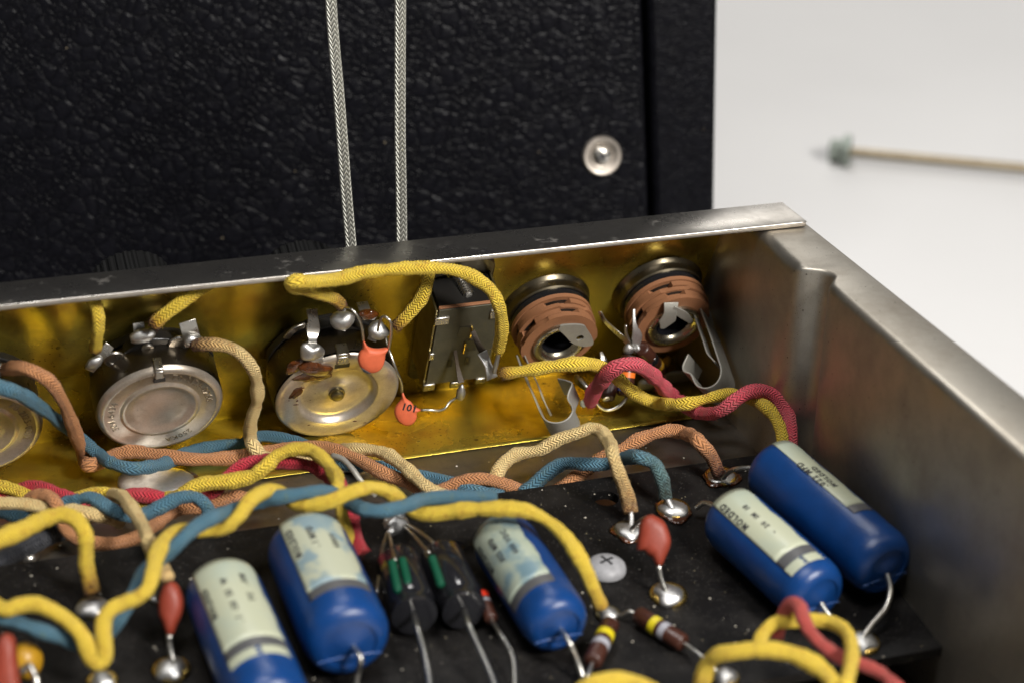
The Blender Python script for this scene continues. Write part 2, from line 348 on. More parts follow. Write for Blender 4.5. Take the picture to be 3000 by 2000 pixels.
def tube(P, r, n=12, step=0.06, ends=True, scorch=(0, 0), sl=0.5, wob=0.0, flat=1.0, curve=True):
    """swept tube. returns V, F, UV, attr"""
    C = catmull(P, step) if curve else np.asarray(P, float)
    if wob:
        w = rng.normal(0, 1, (len(C), 3)); k = np.ones(9)/9; w = np.array([np.convolve(w[:, i], k, 'same') for i in range(3)]).T; C = C+w*wob
    T = np.gradient(C, axis=0); T /= np.linalg.norm(T, axis=1)[:, None]+1e-9
    s = np.concatenate([[0], np.cumsum(np.linalg.norm(np.diff(C, axis=0), axis=1))])
    up = np.array([0, 0, 1.0]) if abs(T[0][2]) < 0.9 else np.array([1.0, 0, 0]); x = np.cross(up, T[0]); x /= np.linalg.norm(x); Xs = [x]
    for i in range(1, len(C)):
        x = x-T[i]*np.dot(x, T[i]); x /= np.linalg.norm(x); Xs.append(x)
    Xs = np.array(Xs); Ys = np.cross(T, Xs)
    R = (np.interp(s/s[-1], np.linspace(0, 1, len(r)), r) if hasattr(r, '__len__') else np.full(len(C), r))
    if wob: R = R*(1+np.convolve(rng.normal(0, 0.22, len(C)), np.ones(7)/7, 'same'))
    a = np.arange(n)*2*math.pi/n
    V = C[:, None]+R[:, None, None]*(np.cos(a)[None, :, None]*Xs[:, None]+flat*np.sin(a)[None, :, None]*Ys[:, None])
    V = V.reshape(-1, 3); m = len(C); Fc = []; UV = []
    for i in range(m-1):
        for k in range(n):
            k2 = (k+1) % n; Fc.append((i*n+k, i*n+k2, (i+1)*n+k2, (i+1)*n+k))
            u0, u1 = k/n, (k+1)/n; UV += [(u0, s[i]), (u1, s[i]), (u1, s[i+1]), (u0, s[i+1])]
    if ends:
        Fc.append(tuple(range(n))[::-1]); UV += [(0, 0)]*n
        Fc.append(tuple((m-1)*n+k for k in range(n))); UV += [(0, s[-1])]*n
    at_ = np.maximum(scorch[0]*np.clip(1-s/sl, 0, 1), scorch[1]*np.clip(1-(s[-1]-s)/sl, 0, 1))
    return V, Fc, UV, np.repeat(at_, n), C
def pts(spec):
    """spec: list of (px, py, h) after a leading plane key, or (px, py, key, h)"""
    out = []
    for q in spec: out.append(at(q[0], q[1], q[2], q[3]) if len(q) == 4 else np.array(q))
    return out
def P3(key, *q): return [(a[0], a[1], key, a[2]) for a in q]
def fuzz(o, C, r, m, dens=16, ln=0.12):
    """stray fibres standing off the cotton braid"""
    Ls = np.sum(np.linalg.norm(np.diff(C, axis=0), axis=1)); n = int(Ls*dens); V, Fc = [], []
    for _ in range(n):
        c = C[rng.integers(len(C))]; d = rng.normal(0, 1, 3); d /= np.linalg.norm(d)
        b = c+d*r*0.97; e = rng.normal(0, 1, 3); l = rng.uniform(0.3, 1)*ln; side = np.cross(d, e); side /= np.linalg.norm(side); sd2 = np.cross(d, side)
        w = 0.0022; k = len(V)
        q = [b, b+d*l*0.35+side*l*0.25, b+d*l*0.55+side*l*0.75+sd2*l*0.2]
        for j, p_ in enumerate(q):
            ww = w*(1-j*0.3)
            V += [p_+side*ww, p_+sd2*ww-side*ww*0.5, p_-sd2*ww-side*ww*0.5]
        for j in range(2):
            for i in range(3): Fc.append((k+j*3+i, k+j*3+(i+1) % 3, k+j*3+3+(i+1) % 3, k+j*3+3+i))
    f = mesh('fuzz', V, Fc, m, o, True, world=True, attr=np.zeros(len(V))); f['kind'] = 'stuff'
    return f
def wire(name, spec, m, r, label, cat='wire', group=None, scorch=(0, 0), sl=0.5, n=16, wob=0.011, hair=18, step=0.05, frayed=()):
    P = pts(spec)
    if spec[0][0] < 0: P = [P[0]+np.array([-4.0, -0.3, 0.1]), P[0]+np.array([-2.0, 0.2, 0.15])]+P   # runs on beyond the frame
    V, Fc, UV, A, C = tube(P, r, n, step, True, scorch, sl, wob)
    o = mesh(name, V, Fc, m, None, True, UV, A); tag(o, label, cat, group)
    bpy.context.view_layer.update()
    if hair: fuzz(o, C, r, m, hair)
    for e in frayed:   # frayed braid at a cut end
        c = C[0] if e == 0 else C[-1]; d = (C[0]-C[2]) if e == 0 else (C[-1]-C[-3]); d /= np.linalg.norm(d)
        Vv, Ff = [], []
        for k in range(70):
            q = rng.normal(0, 1, 3); q -= d*np.dot(q, d); q /= np.linalg.norm(q)
            b = c-d*0.03+q*r*rng.uniform(0.2, 1.0); t_ = b+d*rng.uniform(0.02, 0.10)+q*rng.uniform(0, 0.06); sd = np.cross(q, d)*0.005; i = len(Vv)
            Vv += [b+sd, b-sd, t_-sd*0.4, t_+sd*0.4, b+q*0.006, t_+q*0.004]; Ff += [(i, i+1, i+2, i+3), (i+1, i+4, i+5, i+2), (i+4, i, i+3, i+5)]
        f = mesh('frayed_end', Vv, Ff, m, o, True, world=True, attr=np.full(len(Vv), max(scorch[0 if e == 0 else 1], 0.1))); f['kind'] = 'stuff'
    return o
def lead(parent, P, r=0.03, name='lead', m='wire', world=True, n=8, step=0.05):
    V, Fc, _, _, _ = tube(P, r, n, step); return mesh(name, V, Fc, m, parent, True, world=world)
def poly_prism(poly, z0, z1):
    n = len(poly); V = [(x, y, z0) for x, y in poly]+[(x, y, z1) for x, y in poly]
    Fc = [tuple(range(n))[::-1], tuple(range(n, 2*n))]+[(i, (i+1) % n, n+(i+1) % n, n+i) for i in range(n)]
    return V, Fc
def rrect(x0, x1, y0, y1, r, k=4):
    out = []
    for cx, cy, a0 in ((x1-r, y1-r, 0), (x0+r, y1-r, 90), (x0+r, y0+r, 180), (x1-r, y0+r, 270)):
        for i in range(k+1): a = math.radians(a0+90*i/k); out.append((cx+r*math.cos(a), cy+r*math.sin(a)))
    return out
def puff(outline, t):
    """closed 2-D outline -> lens-like solid of thickness t"""
    O = np.asarray(outline, float); O = np.vstack([catmull(np.vstack([O, O[:1]]), 0.04)[:-1]]); c = O.mean(0); V, Fc = [], []; n = len(O)
    rings = [(0.0, 1, 1), (0.5, 0.93, 1), (0.8, 0.82, 1), (1.0, 0.5, 1)]
    lay = [(-z, s) for z, s, _ in rings[::-1]]+[(z, s) for z, s, _ in rings[1:]]
    for z, s in lay:
        for q in O: V.append((*(c+(q-c)*s), z*t/2))
    for i in range(len(lay)-1):
        for k in range(n): Fc.append((i*n+k, i*n+(k+1) % n, (i+1)*n+(k+1) % n, (i+1)*n+k))
    Fc.append(tuple(range(n))[::-1]); Fc.append(tuple((len(lay)-1)*n+k for k in range(n)))
    return V, Fc
_font = {}
def glyphs(text, size, depth=0.004, bold=0.0):
    """list of (verts, faces, width) per character, built from Blender's own font"""
    out = []
    for ch in text:
        if ch == ' ': out.append(([], [], size*0.45)); continue
        if (ch, bold) not in _font:
            c = bpy.data.curves.new('t', 'FONT'); c.body = ch; c.size = 1; c.extrude = 0.01; c.resolution_u = 2; c.offset = bold; c.align_x = 'CENTER'
            o = bpy.data.objects.new('t', c); COL.objects.link(o); dg = bpy.context.evaluated_depsgraph_get()
            me = bpy.data.meshes.new_from_object(o.evaluated_get(dg)); v = np.array([q.co[:] for q in me.vertices]); f = [tuple(p.vertices) for p in me.polygons]
            bpy.data.objects.remove(o); bpy.data.curves.remove(c); bpy.data.meshes.remove(me); _font[(ch, bold)] = (v, f)
        v, f = _font[(ch, bold)]; v = v.copy(); w = (v[:, 0].max()-v[:, 0].min())*size+size*0.16; v[:, :2] *= size; v[:, 2] *= depth/0.01
        out.append((v, f, w))
    return out
def arc_text(text, R, a0, size, z, depth=0.012, spread=1.0, inward=False):
    """characters on a circle of radius R, starting at angle a0 (deg) and running clockwise, tops outward"""
    V, Fc = [], []; a = math.radians(a0)
    for v, f, w in glyphs(text, size, depth, 0.0):
        w *= spread; a -= w/2/R
        if len(f):
            c, s = math.cos(a-math.pi/2), math.sin(a-math.pi/2); n = len(V)
            x = v[:, 0]; y = v[:, 1]+R-size*0.35
            V += list(zip(c*x-s*y, s*x+c*y, v[:, 2]+z)); Fc += [tuple(i+n for i in g) for g in f]
        a -= w/2/R
    return V, Fc
# ================================================================== SETTING
V, Fc = box(-200, 260, -160, 420, TABLE_Z-4, TABLE_Z)
mesh('tabletop', V, Fc, 'table', None, False)['kind'] = 'structure'
V, Fc = box(-300, 360, 420, 424, TABLE_Z-4, 260)
mesh('backdrop', V, Fc, 'table', None, False)['kind'] = 'structure'
# ================================================================== CHASSIS
ch = thing('amplifier_chassis', 'open steel amplifier chassis with folded rims and brass shielding sheet inside', 'chassis', (-8, -4, TABLE_Z))
# front rail: two-layer folded lip, slightly out of square
def rail(x, k, z): return (x, (-0.0-0.0172*x if k == 0 else 1.22-0.0125*x), z)
XL = -30
Vr = []
sec = [(0.0, -0.0), (0.03, 0.0), (0.97, 0.0), (1.0, -0.02), (1.0, -0.25)]
def railpt(x, f, z):
    a = rail(x, 0, 0)[1]; b = rail(x, 1, 0)[1]; return (x, a+(b-a)*f, z)
ring = [(0.0, -0.012), (0.01, -0.003), (0.025, 0.0), (0.96, 0.0), (0.99, -0.012), (1.0, -0.05), (1.0, -0.14), (0.99, -0.16), (0.0, -0.055), (0.0, -0.03)]
ring = [(0.0, -0.010), (0.010, 0.0), (0.965, 0.0), (0.99, -0.015), (1.0, -0.05), (1.0, -0.11), (0.97, -0.115), (0.0, -0.024)]
xs = list(np.linspace(XL, -0.05, 30)); V = []; n = len(ring)
for x in xs: V += [railpt(x, f, z) for f, z in ring]
# skewed right end
V += [railpt(0.07+0.10*f-(0.10 if f > 0.95 else 0), f, z) for f, z in ring]
m_ = len(xs)+1
Fc = [(i*n+k, i*n+(k+1) % n, (i+1)*n+(k+1) % n, (i+1)*n+k) for i in range(m_-1) for k in range(n)]+[tuple(range(n))[::-1], tuple((m_-1)*n+k for k in range(n))]
mesh('front_rail', V, Fc, 'rail', ch, 30, world=True, bevel=0.005)
V2 = [(x, y+0.02, z*3.2-0.036 if z > -0.04 else z-0.10) for x, y, z in V]
mesh('rail_return', V2, Fc, 'floor', ch, 30, world=True, bevel=0.01)
# slanted front wall (steel) with brass sheet on its inside
def slab(p, q, r_, s, nrm, t):
    nrm = np.array(nrm, float); A = [np.array(v_, float) for v_ in (p, q, r_, s)]; B = [v_-nrm*t for v_ in A]
    return [tuple(v_) for v_ in A+B], [(0, 1, 2, 3), (7, 6, 5, 4), (0, 4, 5, 1), (1, 5, 6, 2), (2, 6, 7, 3), (3, 7, 4, 0)]
V, Fc = slab(wl(XL, -0.6, -0.05), wl(-0.3, -0.6, -0.05), wl(-0.3, 4.75, -0.05), wl(XL, 4.75, -0.05), WN, 0.12)
mesh('front_wall', V, Fc, 'steel', ch, False, world=True)
def brass_section():
    """profile (u/h space points in world y,z) bent sheet: wall part, crease, floor flap, lip"""
    P = [wl(0, 4.88, 0.02)]
    for u in np.linspace(4.6, 0.18, 12): P.append(wl(0, u, 0.015))
    P += [wl(0, 0.07, 0.04), np.array([0, 3.40, -4.56])]
    for y in (3.0, 2.4, 1.8, 1.2, 0.75): P.append(np.array([0, y, -4.555]))
    P.append(np.array([0, 0.63, -4.562])); return P
BP = brass_section(); xs = np.linspace(XL, -0.55, 60); V = []
for x in xs:
    for j, p_ in enumerate(BP):
        w = 0.018*math.sin(x*1.3+j*0.5)*math.sin(j*0.28) if j < 12 else 0.006*math.sin(x*2.1+j)
        xx = x if x < -1 else x-(0.85 if j > 12 else 0.0)*(x+1)/0.45*1.0
        V.append((xx, p_[1]-w, p_[2]+(0.0 if j < 12 else w*0.4)))
n = len(BP); Fc = [(i*n+k, (i+1)*n+k, (i+1)*n+k+1, i*n+k+1) for i in range(len(xs)-1) for k in range(n-1)]
br = mesh('brass_sheet', V, Fc, 'brass', ch, 60, world=True)
sm = br.modifiers.new('thick', 'SOLIDIFY'); sm.thickness = 0.01; sm.offset = -1
# floor (drops in front of the board's hidden underside)
V, Fc = slab((XL, -2.6, FLOOR_Z), (-0.2, -2.6, FLOOR_Z), (-0.2, 3.6, FLOOR_Z), (XL, 3.6, FLOOR_Z), ZZ, 0.12)
mesh('floor_panel', V, Fc, 'floor', ch, False, world=True)
V, Fc = box(XL, -0.2, -14, -2.6, -6.2, -6.05); mesh('lower_floor_panel', V, Fc, 'floor', ch, False, world=True)
V, Fc = box(XL, -0.2, -2.72, -2.6, -6.05, FLOOR_Z-0.12); mesh('floor_step', V, Fc, 'floor', ch, False, world=True)
# side wall: swept profile with a joggle where the front panel tab ends
yk = [(1.15, -1.00), (0.35, -1.00), (-0.15, -1.0), (-0.7, -1.04), (-1.2, -1.07), (-1.7, -1.07), (-1.88, -1.05), (-1.98, -0.98), (-2.07, -0.86), (-2.15, -0.72), (-2.24, -0.62), (-2.40, -0.57), (-2.55, -0.58), (-2.68, -0.66), (-2.78, -0.78), (-2.95, -0.86), (-3.3, -0.87), (-4.5, -0.90), (-7, -0.96), (-11, -1.04), (-16, -1.1)]
V = []; rows = []
for (y, xi) in yk:
    rr = 0.27 if y > -1.8 else (0.12 if y > -2.7 else 0.17)
    row = [(0.20, -8.0), (0.20, -0.22), (0.18, -0.16), (0.13, -0.135)]
    for a in range(0, 91, 15):
        a = math.radians(a); row.append((xi+rr-rr*math.sin(a), -0.13-rr+rr*math.cos(a)))
    for z in (-0.9, -1.8, -2.7, -3.6, -4.6, -6.1): row.append((xi-(-z)*0.045 if y > -1.8 else xi-(-z)*0.02, z))
    for (x, z) in row: V.append((x, y, z))
    rows.append(len(row))
n = rows[0]; Fc = [(i*n+k, i*n+k+1, (i+1)*n+k+1, (i+1)*n+k) for i in range(len(yk)-1) for k in range(n-1)]
Fc.append(tuple(range(n))); 
mesh('side_wall', V, Fc, 'steel', ch, 60, world=True)
V = [(-1.01, 1.14, -0.42), (-1.04, 1.14, -0.9), (-1.207, 1.14, -4.62), (-1.207, 3.60, -4.62), (-1.02, 1.55, -0.30)]
V += [(x+0.05, y, z) for x, y, z in V]
Fc = [(0, 1, 2, 3, 4), (9, 8, 7, 6, 5), (0, 4, 9, 5), (4, 3, 8, 9), (3, 2, 7, 8)]
mesh('corner_tab', V, Fc, 'steel', ch, False, world=True)
# solder pool and rear ground tag on the brass sheet
def eyelet_blob(parent, p, M3, rx, ry, rz, name='solder_blob', m='solder', seed=1, wob=0.08):
    V, Fc = blob(rx, ry, rz, 20, wob, seed); fm = frame(p, *M3); V, Fc = xf((V, Fc), fm); return mesh(name, V, Fc, m, parent, True, world=True)
FM = (EX, np.array([0, 1.0, 0]), ZZ)
eyelet_blob(ch, at(452, 1408, 'f', 0.06), FM, 0.78, 0.62, 0.075, 'solder_pool', seed=3, wob=0.05)
eyelet_blob(ch, at(455, 1412, 'f', 0.03), FM, 0.90, 0.74, 0.05, 'flux_stain', 'flux', 5, 0.06)
eyelet_blob(ch, at(1020, 1370, 'f', 0.05), FM, 0.20, 0.16, 0.08, 'solder_pool', seed=6)
ud = bpy.data.objects
# ================================================================== POTS
def pot(name, label, px_, py_, H, R_, style, lugs, text=None, rot=0.0, group='volume and tone potentiometers along the brass wall'):
    foot = at(px_, py_, 'w', H)-WN*H
    t = thing(name, label, 'potentiometer', wall_frame(foot, rot), group)
    # can: open cup, rounded rim, stamped face
    prof = [(R_*0.97, 0.42), (R_, 0.46), (R_, H-0.20), (R_*0.99, H-0.12), (R_*0.95, H-0.018), (R_*0.90, H)]
    V, Fc = lathe([(0.3, 0.40)]+prof[:4], 56, False); mesh('can', V, Fc, 'can_side', t, 50)
    if style == 'stamped':
        f = [(R_*0.99, H-0.12), (R_*0.972, H-0.062), (R_*0.942, H-0.022), (R_*0.91, H-0.003), (R_*0.885, H), (R_*0.868, H-0.012), (R_*0.86, H-0.028), (R_*0.67, H-0.030), (R_*0.645, H-0.05), (R_*0.625, H-0.05), (R_*0.605, H-0.022), (R_*0.575, H-0.012), (R_*0.54, H-0.030), (R_*0.48, H-0.075), (R_*0.40, H-0.10), (R_*0.25, H-0.115), (0.02, H-0.115)]
    else:
        f = [(R_*0.985, H-0.07), (R_*0.965, H-0.02), (R_*0.94, H-0.004), (R_*0.90, H), (R_*0.66, H-0.004), (R_*0.635, H-0.02), (R_*0.61, H-0.10), (R_*0.57, H-0.16), (R_*0.52, H-0.18), (R_*0.26, H-0.16), (R_*0.21, H-0.13), (0.17, H-0.125), (0.02, H-0.125)]
    V, Fc = lathe(f, 64, False); Fc.append(tuple((len(f)-1)*64+k for k in range(64))); fc = mesh('face', V, Fc, 'can', t, 60)
    if text:
        
        for s_, a_, sz in text:
            V, Fc = arc_text(s_, R_*0.77, a_, sz, H-0.030, 0.010); mesh('stamped_code', V, Fc, 'can_dark', fc, False)
    if style != 'stamped':
        V, Fc = lathe([(0.17, H-0.12), (0.17, H-0.06), (0.135, H-0.055), (0.13, H+0.0), (0.11, H+0.015), (0.02, H+0.015)], 20); mesh('shaft_end', V, Fc, 'dkbrass', t, 40)
    # locating tab folded over the rim (at the top)
    w = 0.09 if style == 'stamped' else 0.13
    V, Fc = join(box(-w, w, R_*0.80, R_*0.97, H-0.02, H+0.028), box(-w, w, R_*0.94, R_*1.025, H-0.30, H+0.01))
    mesh('crimp_tab', V, Fc, 'bright', t, False, bevel=0.025)
    V, Fc = box(-w-0.03, w+0.03, R_*0.70, R_*0.80, H-0.02, H+0.003); mesh('tab_slot', V, Fc, 'black', t, False, bevel=0.01)
    # phenolic wafer carrying the lugs
    pol = [(1.02*R_*math.cos(a), 1.02*R_*math.sin(a)) for a in np.linspace(math.radians(18), math.radians(162), 15)]
    pol = [(R_*0.95, -0.1)]+pol+[(-R_*0.95, -0.1)]
    V, Fc = poly_prism(pol, 0.22, 0.42); mesh('wafer', V, Fc, 'black', t, False, bevel=0.02)
    V, Fc = poly_prism([(R_*0.62*math.cos(a), 0.5+R_*0.75*math.sin(a)) for a in np.linspace(0, math.pi, 9)]+[(-R_*0.78, 0.4), (R_*0.78, 0.4)], 0.40, 0.66)
    mesh('lug_block', V, Fc, 'black', t, False, bevel=0.03)
    V, Fc = lathe([(0.42, 0.0), (0.42, 0.26), (0.9, 0.26), (0.9, 0.3)], 24); mesh('bushing', V, Fc, 'dkmetal', t, 40)
    for lg in lugs: lg(t)
    return t
MT['can_dark'] = metal('stamped_letter', (0.36, 0.32, 0.26), 0.4, None, 0.3)
def strip(P, wdt, side, t=0.03):
    """flat metal strip along points P, width along vector side"""
    C = catmull(P, 0.08); n = len(C); W_ = (np.interp(np.linspace(0, 1, n), np.linspace(0, 1, len(wdt)), wdt) if hasattr(wdt, '__len__') else np.full(n, wdt))
    T = np.gradient(C, axis=0); side = np.array(side, float); V = []
    for c, tt, w in zip(C, T, W_):
        s = side-tt*np.dot(side, tt)/np.dot(tt, tt); s /= np.linalg.norm(s); nn = np.cross(tt/np.linalg.norm(tt), s)
        V += [c-s*w/2-nn*t/2, c+s*w/2-nn*t/2, c+s*w/2+nn*t/2, c-s*w/2+nn*t/2]
    Fc = [(i*4+k, i*4+(k+1) % 4, i*4+4+(k+1) % 4, i*4+4+k) for i in range(n-1) for k in range(4)]+[(3, 2, 1, 0), tuple((n-1)*4+k for k in range(4))]
    return V, Fc
WM = (EX, WU, WN)
def lug(a, b, w, hs=(0.55, 0.75), sold=None, side=EX, seed=0, m='bright'):
    def f(t):
        P = [at(a[0], a[1], 'w', hs[0]), at((a[0]+b[0])/2, (a[1]+b[1])/2, 'w', (hs[0]+hs[1])/2+0.03), at(b[0], b[1], 'w', hs[1])]
        V, Fc = strip(P, w, side); o = mesh('lug', V, Fc, m, t, 40, world=True, bevel=0.008)
        if sold:
            x, y, rx, ry, rz, ang = sold; c, s = math.cos(math.radians(ang)), math.sin(math.radians(ang))
            V, Fc = blob(rx, ry, rz, 18, 0.10, seed); V, Fc = xf((V, Fc), frame(at(x, y, 'w', hs[1]+0.04), EX*c+WU*s, -EX*s+WU*c, WN)); mesh('solder', V, Fc, 'solder', o, True, world=True)
    return f
def disk_part(x, y, h, r, m='bright', name='rivet'):
    def f(t):
        V, Fc = lathe([(r*0.98, -0.03), (r, 0.0), (r*0.9, 0.025), (r*0.5, 0.03), (r*0.45, 0.015), (0.01, 0.012)], 22)
        V, Fc = xf((V, Fc), frame(at(x, y, 'w', h), *WM)); mesh(name, V, Fc, m, t, 40, world=True)
    return f
pot('potentiometer', 'nickel potentiometer with a stamped code round its face, all of it in the photo', 471, 1203, 1.3, 1.29, 'stamped',
    [lug((322, 1010), (262, 1085), 0.20, (0.60, 0.78), (275, 1062, 0.20, 0.13, 0.10, 35), seed=1), disk_part(335, 1052, 0.70, 0.22),
     lug((405, 945), (412, 1000), 0.22, (0.62, 0.80), (415, 985, 0.27, 0.16, 0.12, 8), seed=2), disk_part(433, 1022, 0.70, 0.14),
     lug((548, 940), (568, 1010), 0.34, (0.60, 0.82), (572, 1000, 0.26, 0.13, 0.11, -25), seed=3), disk_part(527, 1008, 0.70, 0.24)],
    [('70-2125-0266', 76, 0.205), ('250KA', -52, 0.18), ('304-6434', 206, 0.205)], rot=0.05)
pot('potentiometer', 'nickel potentiometer cut off by the left edge of the photo, stamped code on its rim', -66, 1273, 1.3, 1.29, 'stamped',
    [lug((-20, 1075), (12, 1085), 0.3, (0.62, 0.80), (-4, 1082, 0.2, 0.14, 0.11, 0), seed=4), lug((-130, 1040), (-128, 1090), 0.22, (0.6, 0.8))],
    [('70-2125-0012', 50, 0.205), ('304-6434', 190, 0.205)], rot=0.0)
def flux_(x, y, h, rx, ry, rz, ang, seed, m='flux', nm='flux_residue', wob=0.16):
    def f(t):
        c, s = math.cos(math.radians(ang)), math.sin(math.radians(ang)); V, Fc = blob(rx, ry, rz, 22, wob, seed)
        V, Fc = xf((V, Fc), frame(at(x, y, 'w', h), EX*c+WU*s, -EX*s+WU*c, WN)); mesh(nm, V, Fc, m, t, True, world=True)
    return f
def gtab(t):   # grounding lug bent back onto the can and soldered
    P = [at(913, 905, 'w', 0.55), at(918, 945, 'w', 0.85), at(916, 985, 'w', 1.12), at(915, 1020, 'w', 1.26)]
    V, Fc = strip(P, [0.24, 0.21, 0.30, 0.16, 0.24], EX, 0.035); o = mesh('ground_lug', V, Fc, 'bright', t, 40, world=True, bevel=0.01)
    for a in ((913, 1030, 1.30, 0.23, 0.24, 0.15, 0, 31), (925, 1050, 1.29, 0.2, 0.14, 0.08, -30, 32)): flux_(*a[:7], a[7], 'solder', 'solder')(t)
    P = [at(838, 990, 'w', 0.85), at(862, 965, 'w', 0.9), at(893, 952, 'w', 0.85)]
    V, Fc = strip(P, 0.05, WN, 0.14); mesh('inner_ring_edge', V, Fc, 'bright', t, 40, world=True, bevel=0.01)
p3 = pot('potentiometer', 'nickel potentiometer with dished face, rivet in its centre and brown flux on its rim', 990, 1163, 1.35, 1.33, 'dished',
    [gtab, flux_(925, 1078, 1.34, 0.36, 0.20, 0.13, -15, 41), flux_(868, 1072, 1.28, 0.16, 0.26, 0.07, -35, 43), flux_(920, 1098, 1.348, 0.40, 0.19, 0.022, 12, 44), flux_(868, 1150, 1.347, 0.10, 0.22, 0.010, -25, 47), flux_(1082, 922, 0.95, 0.20, 0.13, 0.10, -25, 45),
     flux_(848, 1078, 1.25, 0.05, 0.08, 0.06, 0, 46, 'solder', 'solder'), lug((1060, 885), (1078, 935), 0.24, (0.5, 0.9)),
     lug((1008, 930), (998, 968), 0.2, (0.7, 0.95), (1003, 938, 0.24, 0.21, 0.20, 0), seed=7), lug((1110, 950), (1088, 998), 0.2, (0.7, 0.98), (1108, 968, 0.24, 0.20, 0.20, -30), seed=9)], None, rot=0.0)
V, Fc = [], []
for k in range(46):
    cx, cy = (905, 1185) if k < 34 else (1010, 1235); sx_, sy_ = (38, 26) if k < 34 else (60, 12)
    q = at(cx+rng.normal(0, sx_), cy+rng.normal(0, sy_), 'w', 1.352); rr_ = rng.uniform(0.008, 0.028)
    dq = q-at(990, 1163, 'w', 1.352)
    if not (0.86 < np.linalg.norm(dq) < 1.22): continue
    v, f = xf(blob(rr_*rng.uniform(1, 2), rr_, 0.004, 8, 0.25, k), frame(q, *WM)); n = len(V); V += v; Fc += [tuple(i+n for i in g) for g in f]
mesh('rust_specks', V, Fc, 'crust', p3, True, world=True)['kind'] = 'stuff'
# ================================================================== KNOBS in front of the panel, tops show over the rail
def knob(px_, py_, H, label, dx=0.0):
    foot = at(px_, py_, 'w', H)-WN*H
    t = thing('control_knob', label, 'knob', wall_frame(foot, 0), 'control knobs outside the front rail')
    V, Fc = [], []; prof = [(0.86, -0.40), (0.88, -0.5), (0.86, -1.2), (0.84, -2.35), (0.78, -2.42)]
    n = 120
    for (r, z) in prof:
        for k in range(n):
            a = 2*math.pi*k/n; V.append((r*(1+0.018*(1 if k % 4 < 2 else -1))*math.cos(a), r*(1+0.018*(1 if k % 4 < 2 else -1))*math.sin(a)-0.0, z))
    for i in range(len(prof)-1):
        for k in range(n): Fc.append((i*n+k, i*n+(k+1) % n, (i+1)*n+(k+1) % n, (i+1)*n+k))
    Fc += [tuple(range(n))[::-1], tuple((len(prof)-1)*n+k for k in range(n))]
    mesh('ribbed_skirt', V, Fc, 'knob', t, 30)
    V, Fc = lathe([(0.3, 0.0), (0.3, -0.4)], 16); mesh('shaft', V, Fc, 'dkmetal', t, 30)
KN = []
# ================================================================== SWITCH
sw = thing('slide_switch', 'rectangular slide switch on the brass wall, grey metal frame, brown insulating card, black inside', 'switch', wall_frame(wl(-6.95, 2.8, 0)))
V, Fc = poly_prism(rrect(-0.72, 0.80, -2.1, 1.55, 0.25), 0.02, 0.14); mesh('mounting_ear', V, Fc, 'dkmetal', sw, False, bevel=0.03)
V, Fc = box(-0.62, 0.66, -1.25, 1.12, 0.14, 0.98); mesh('housing', V, Fc, 'black', sw, False, bevel=0.03)
MT['swframe'] = metal('switch_frame', (0.34, 0.29, 0.14), 0.4, (0.12, 0.10, 0.05), 0.6, 2, 0.1)
MT['tarnish'] = plastic('tarnished_lug', (0.05, 0.03, 0.012), 0.4, 0.8, 0.3, 9)
MT['card'] = metal('switch_card', (0.085, 0.08, 0.055), 0.5, (0.035, 0.03, 0.02), 0.6, 2.5, 0.15, met=0.4)
mesh('frame_side', *box(-0.72, -0.67, -1.25, 1.15, 0.14, 1.06), 'swframe', sw, False, bevel=0.012)
mesh('frame_side', *box(0.67, 0.72, -1.25, 1.15, 0.14, 1.06), 'swframe', sw, False, bevel=0.012)
mesh('insulator_card', *box(-0.655, 0.655, -1.12, 1.22, 0.985, 1.06), 'brown', sw, False, bevel=0.01)
cdp = mesh('contact_plate', *box(-0.665, 0.665, -1.13, 1.20, 1.062, 1.10), 'card', sw, False, bevel=0.01)
for (x0, x1, y0, y1) in ((-0.16, 0.12, 0.28, 0.62), (0.02, 0.30, -0.18, 0.16), (0.10, 0.22, -0.62, -0.35), (-0.28, -0.16, -0.62, -0.40)):
    mesh('contact_window', *box(x0, x1, y0, y1, 1.09, 1.106), 'black', cdp, False)
for (x0, x1, y0, y1) in ((0.095, 0.125, 0.28, 0.60), (0.01, 0.04, -0.20, 0.12)):
    mesh('contact_blade', *box(x0, x1, y0, y1, 1.10, 1.15), 'brassring', cdp, False)
for (x0, x1, y0, y1) in ((-0.73, -0.42, 0.78, 1.0), (0.45, 0.73, 0.78, 1.05), (-0.72, -0.46, -1.30, -1.10), (-0.12, 0.10, -1.32, -1.14), (0.44, 0.66, -1.28, -1.12), (-0.72, -0.60, -0.3, -0.1)):
    mesh('frame_tab', *box(x0, x1, y0, y1, 1.06, 1.135), 'bright', sw, False, bevel=0.02)
# solder lugs of the switch
lg1 = mesh('lug', *strip([at(1333, 1025, 'w', 1.15), at(1342, 1080, 'w', 1.4), at(1351, 1120, 'w', 1.6)], [0.07, 0.07, 0.13], EX, 0.03), 'tarnish', sw, 40, world=True)
eyelet_blob(sw, at(1350, 1150, 'w', 1.65), WM, 0.10, 0.23, 0.11, 'solder', seed=11)
mesh('lug', *strip([at(1385, 970, 'w', 1.15), at(1402, 1010, 'w', 1.35), at(1420, 1040, 'w', 1.5)], [0.09, 0.13, 0.16], EX, 0.03), 'tarnish', sw, 40, world=True)
mesh('lug', *strip([at(1412, 1030, 'w', 1.5), at(1430, 1070, 'w', 1.7), at(1442, 1108, 'w', 1.85)], [0.24, 0.17, 0.26], EX, 0.05), 'solder', sw, 40, world=True, bevel=0.02)
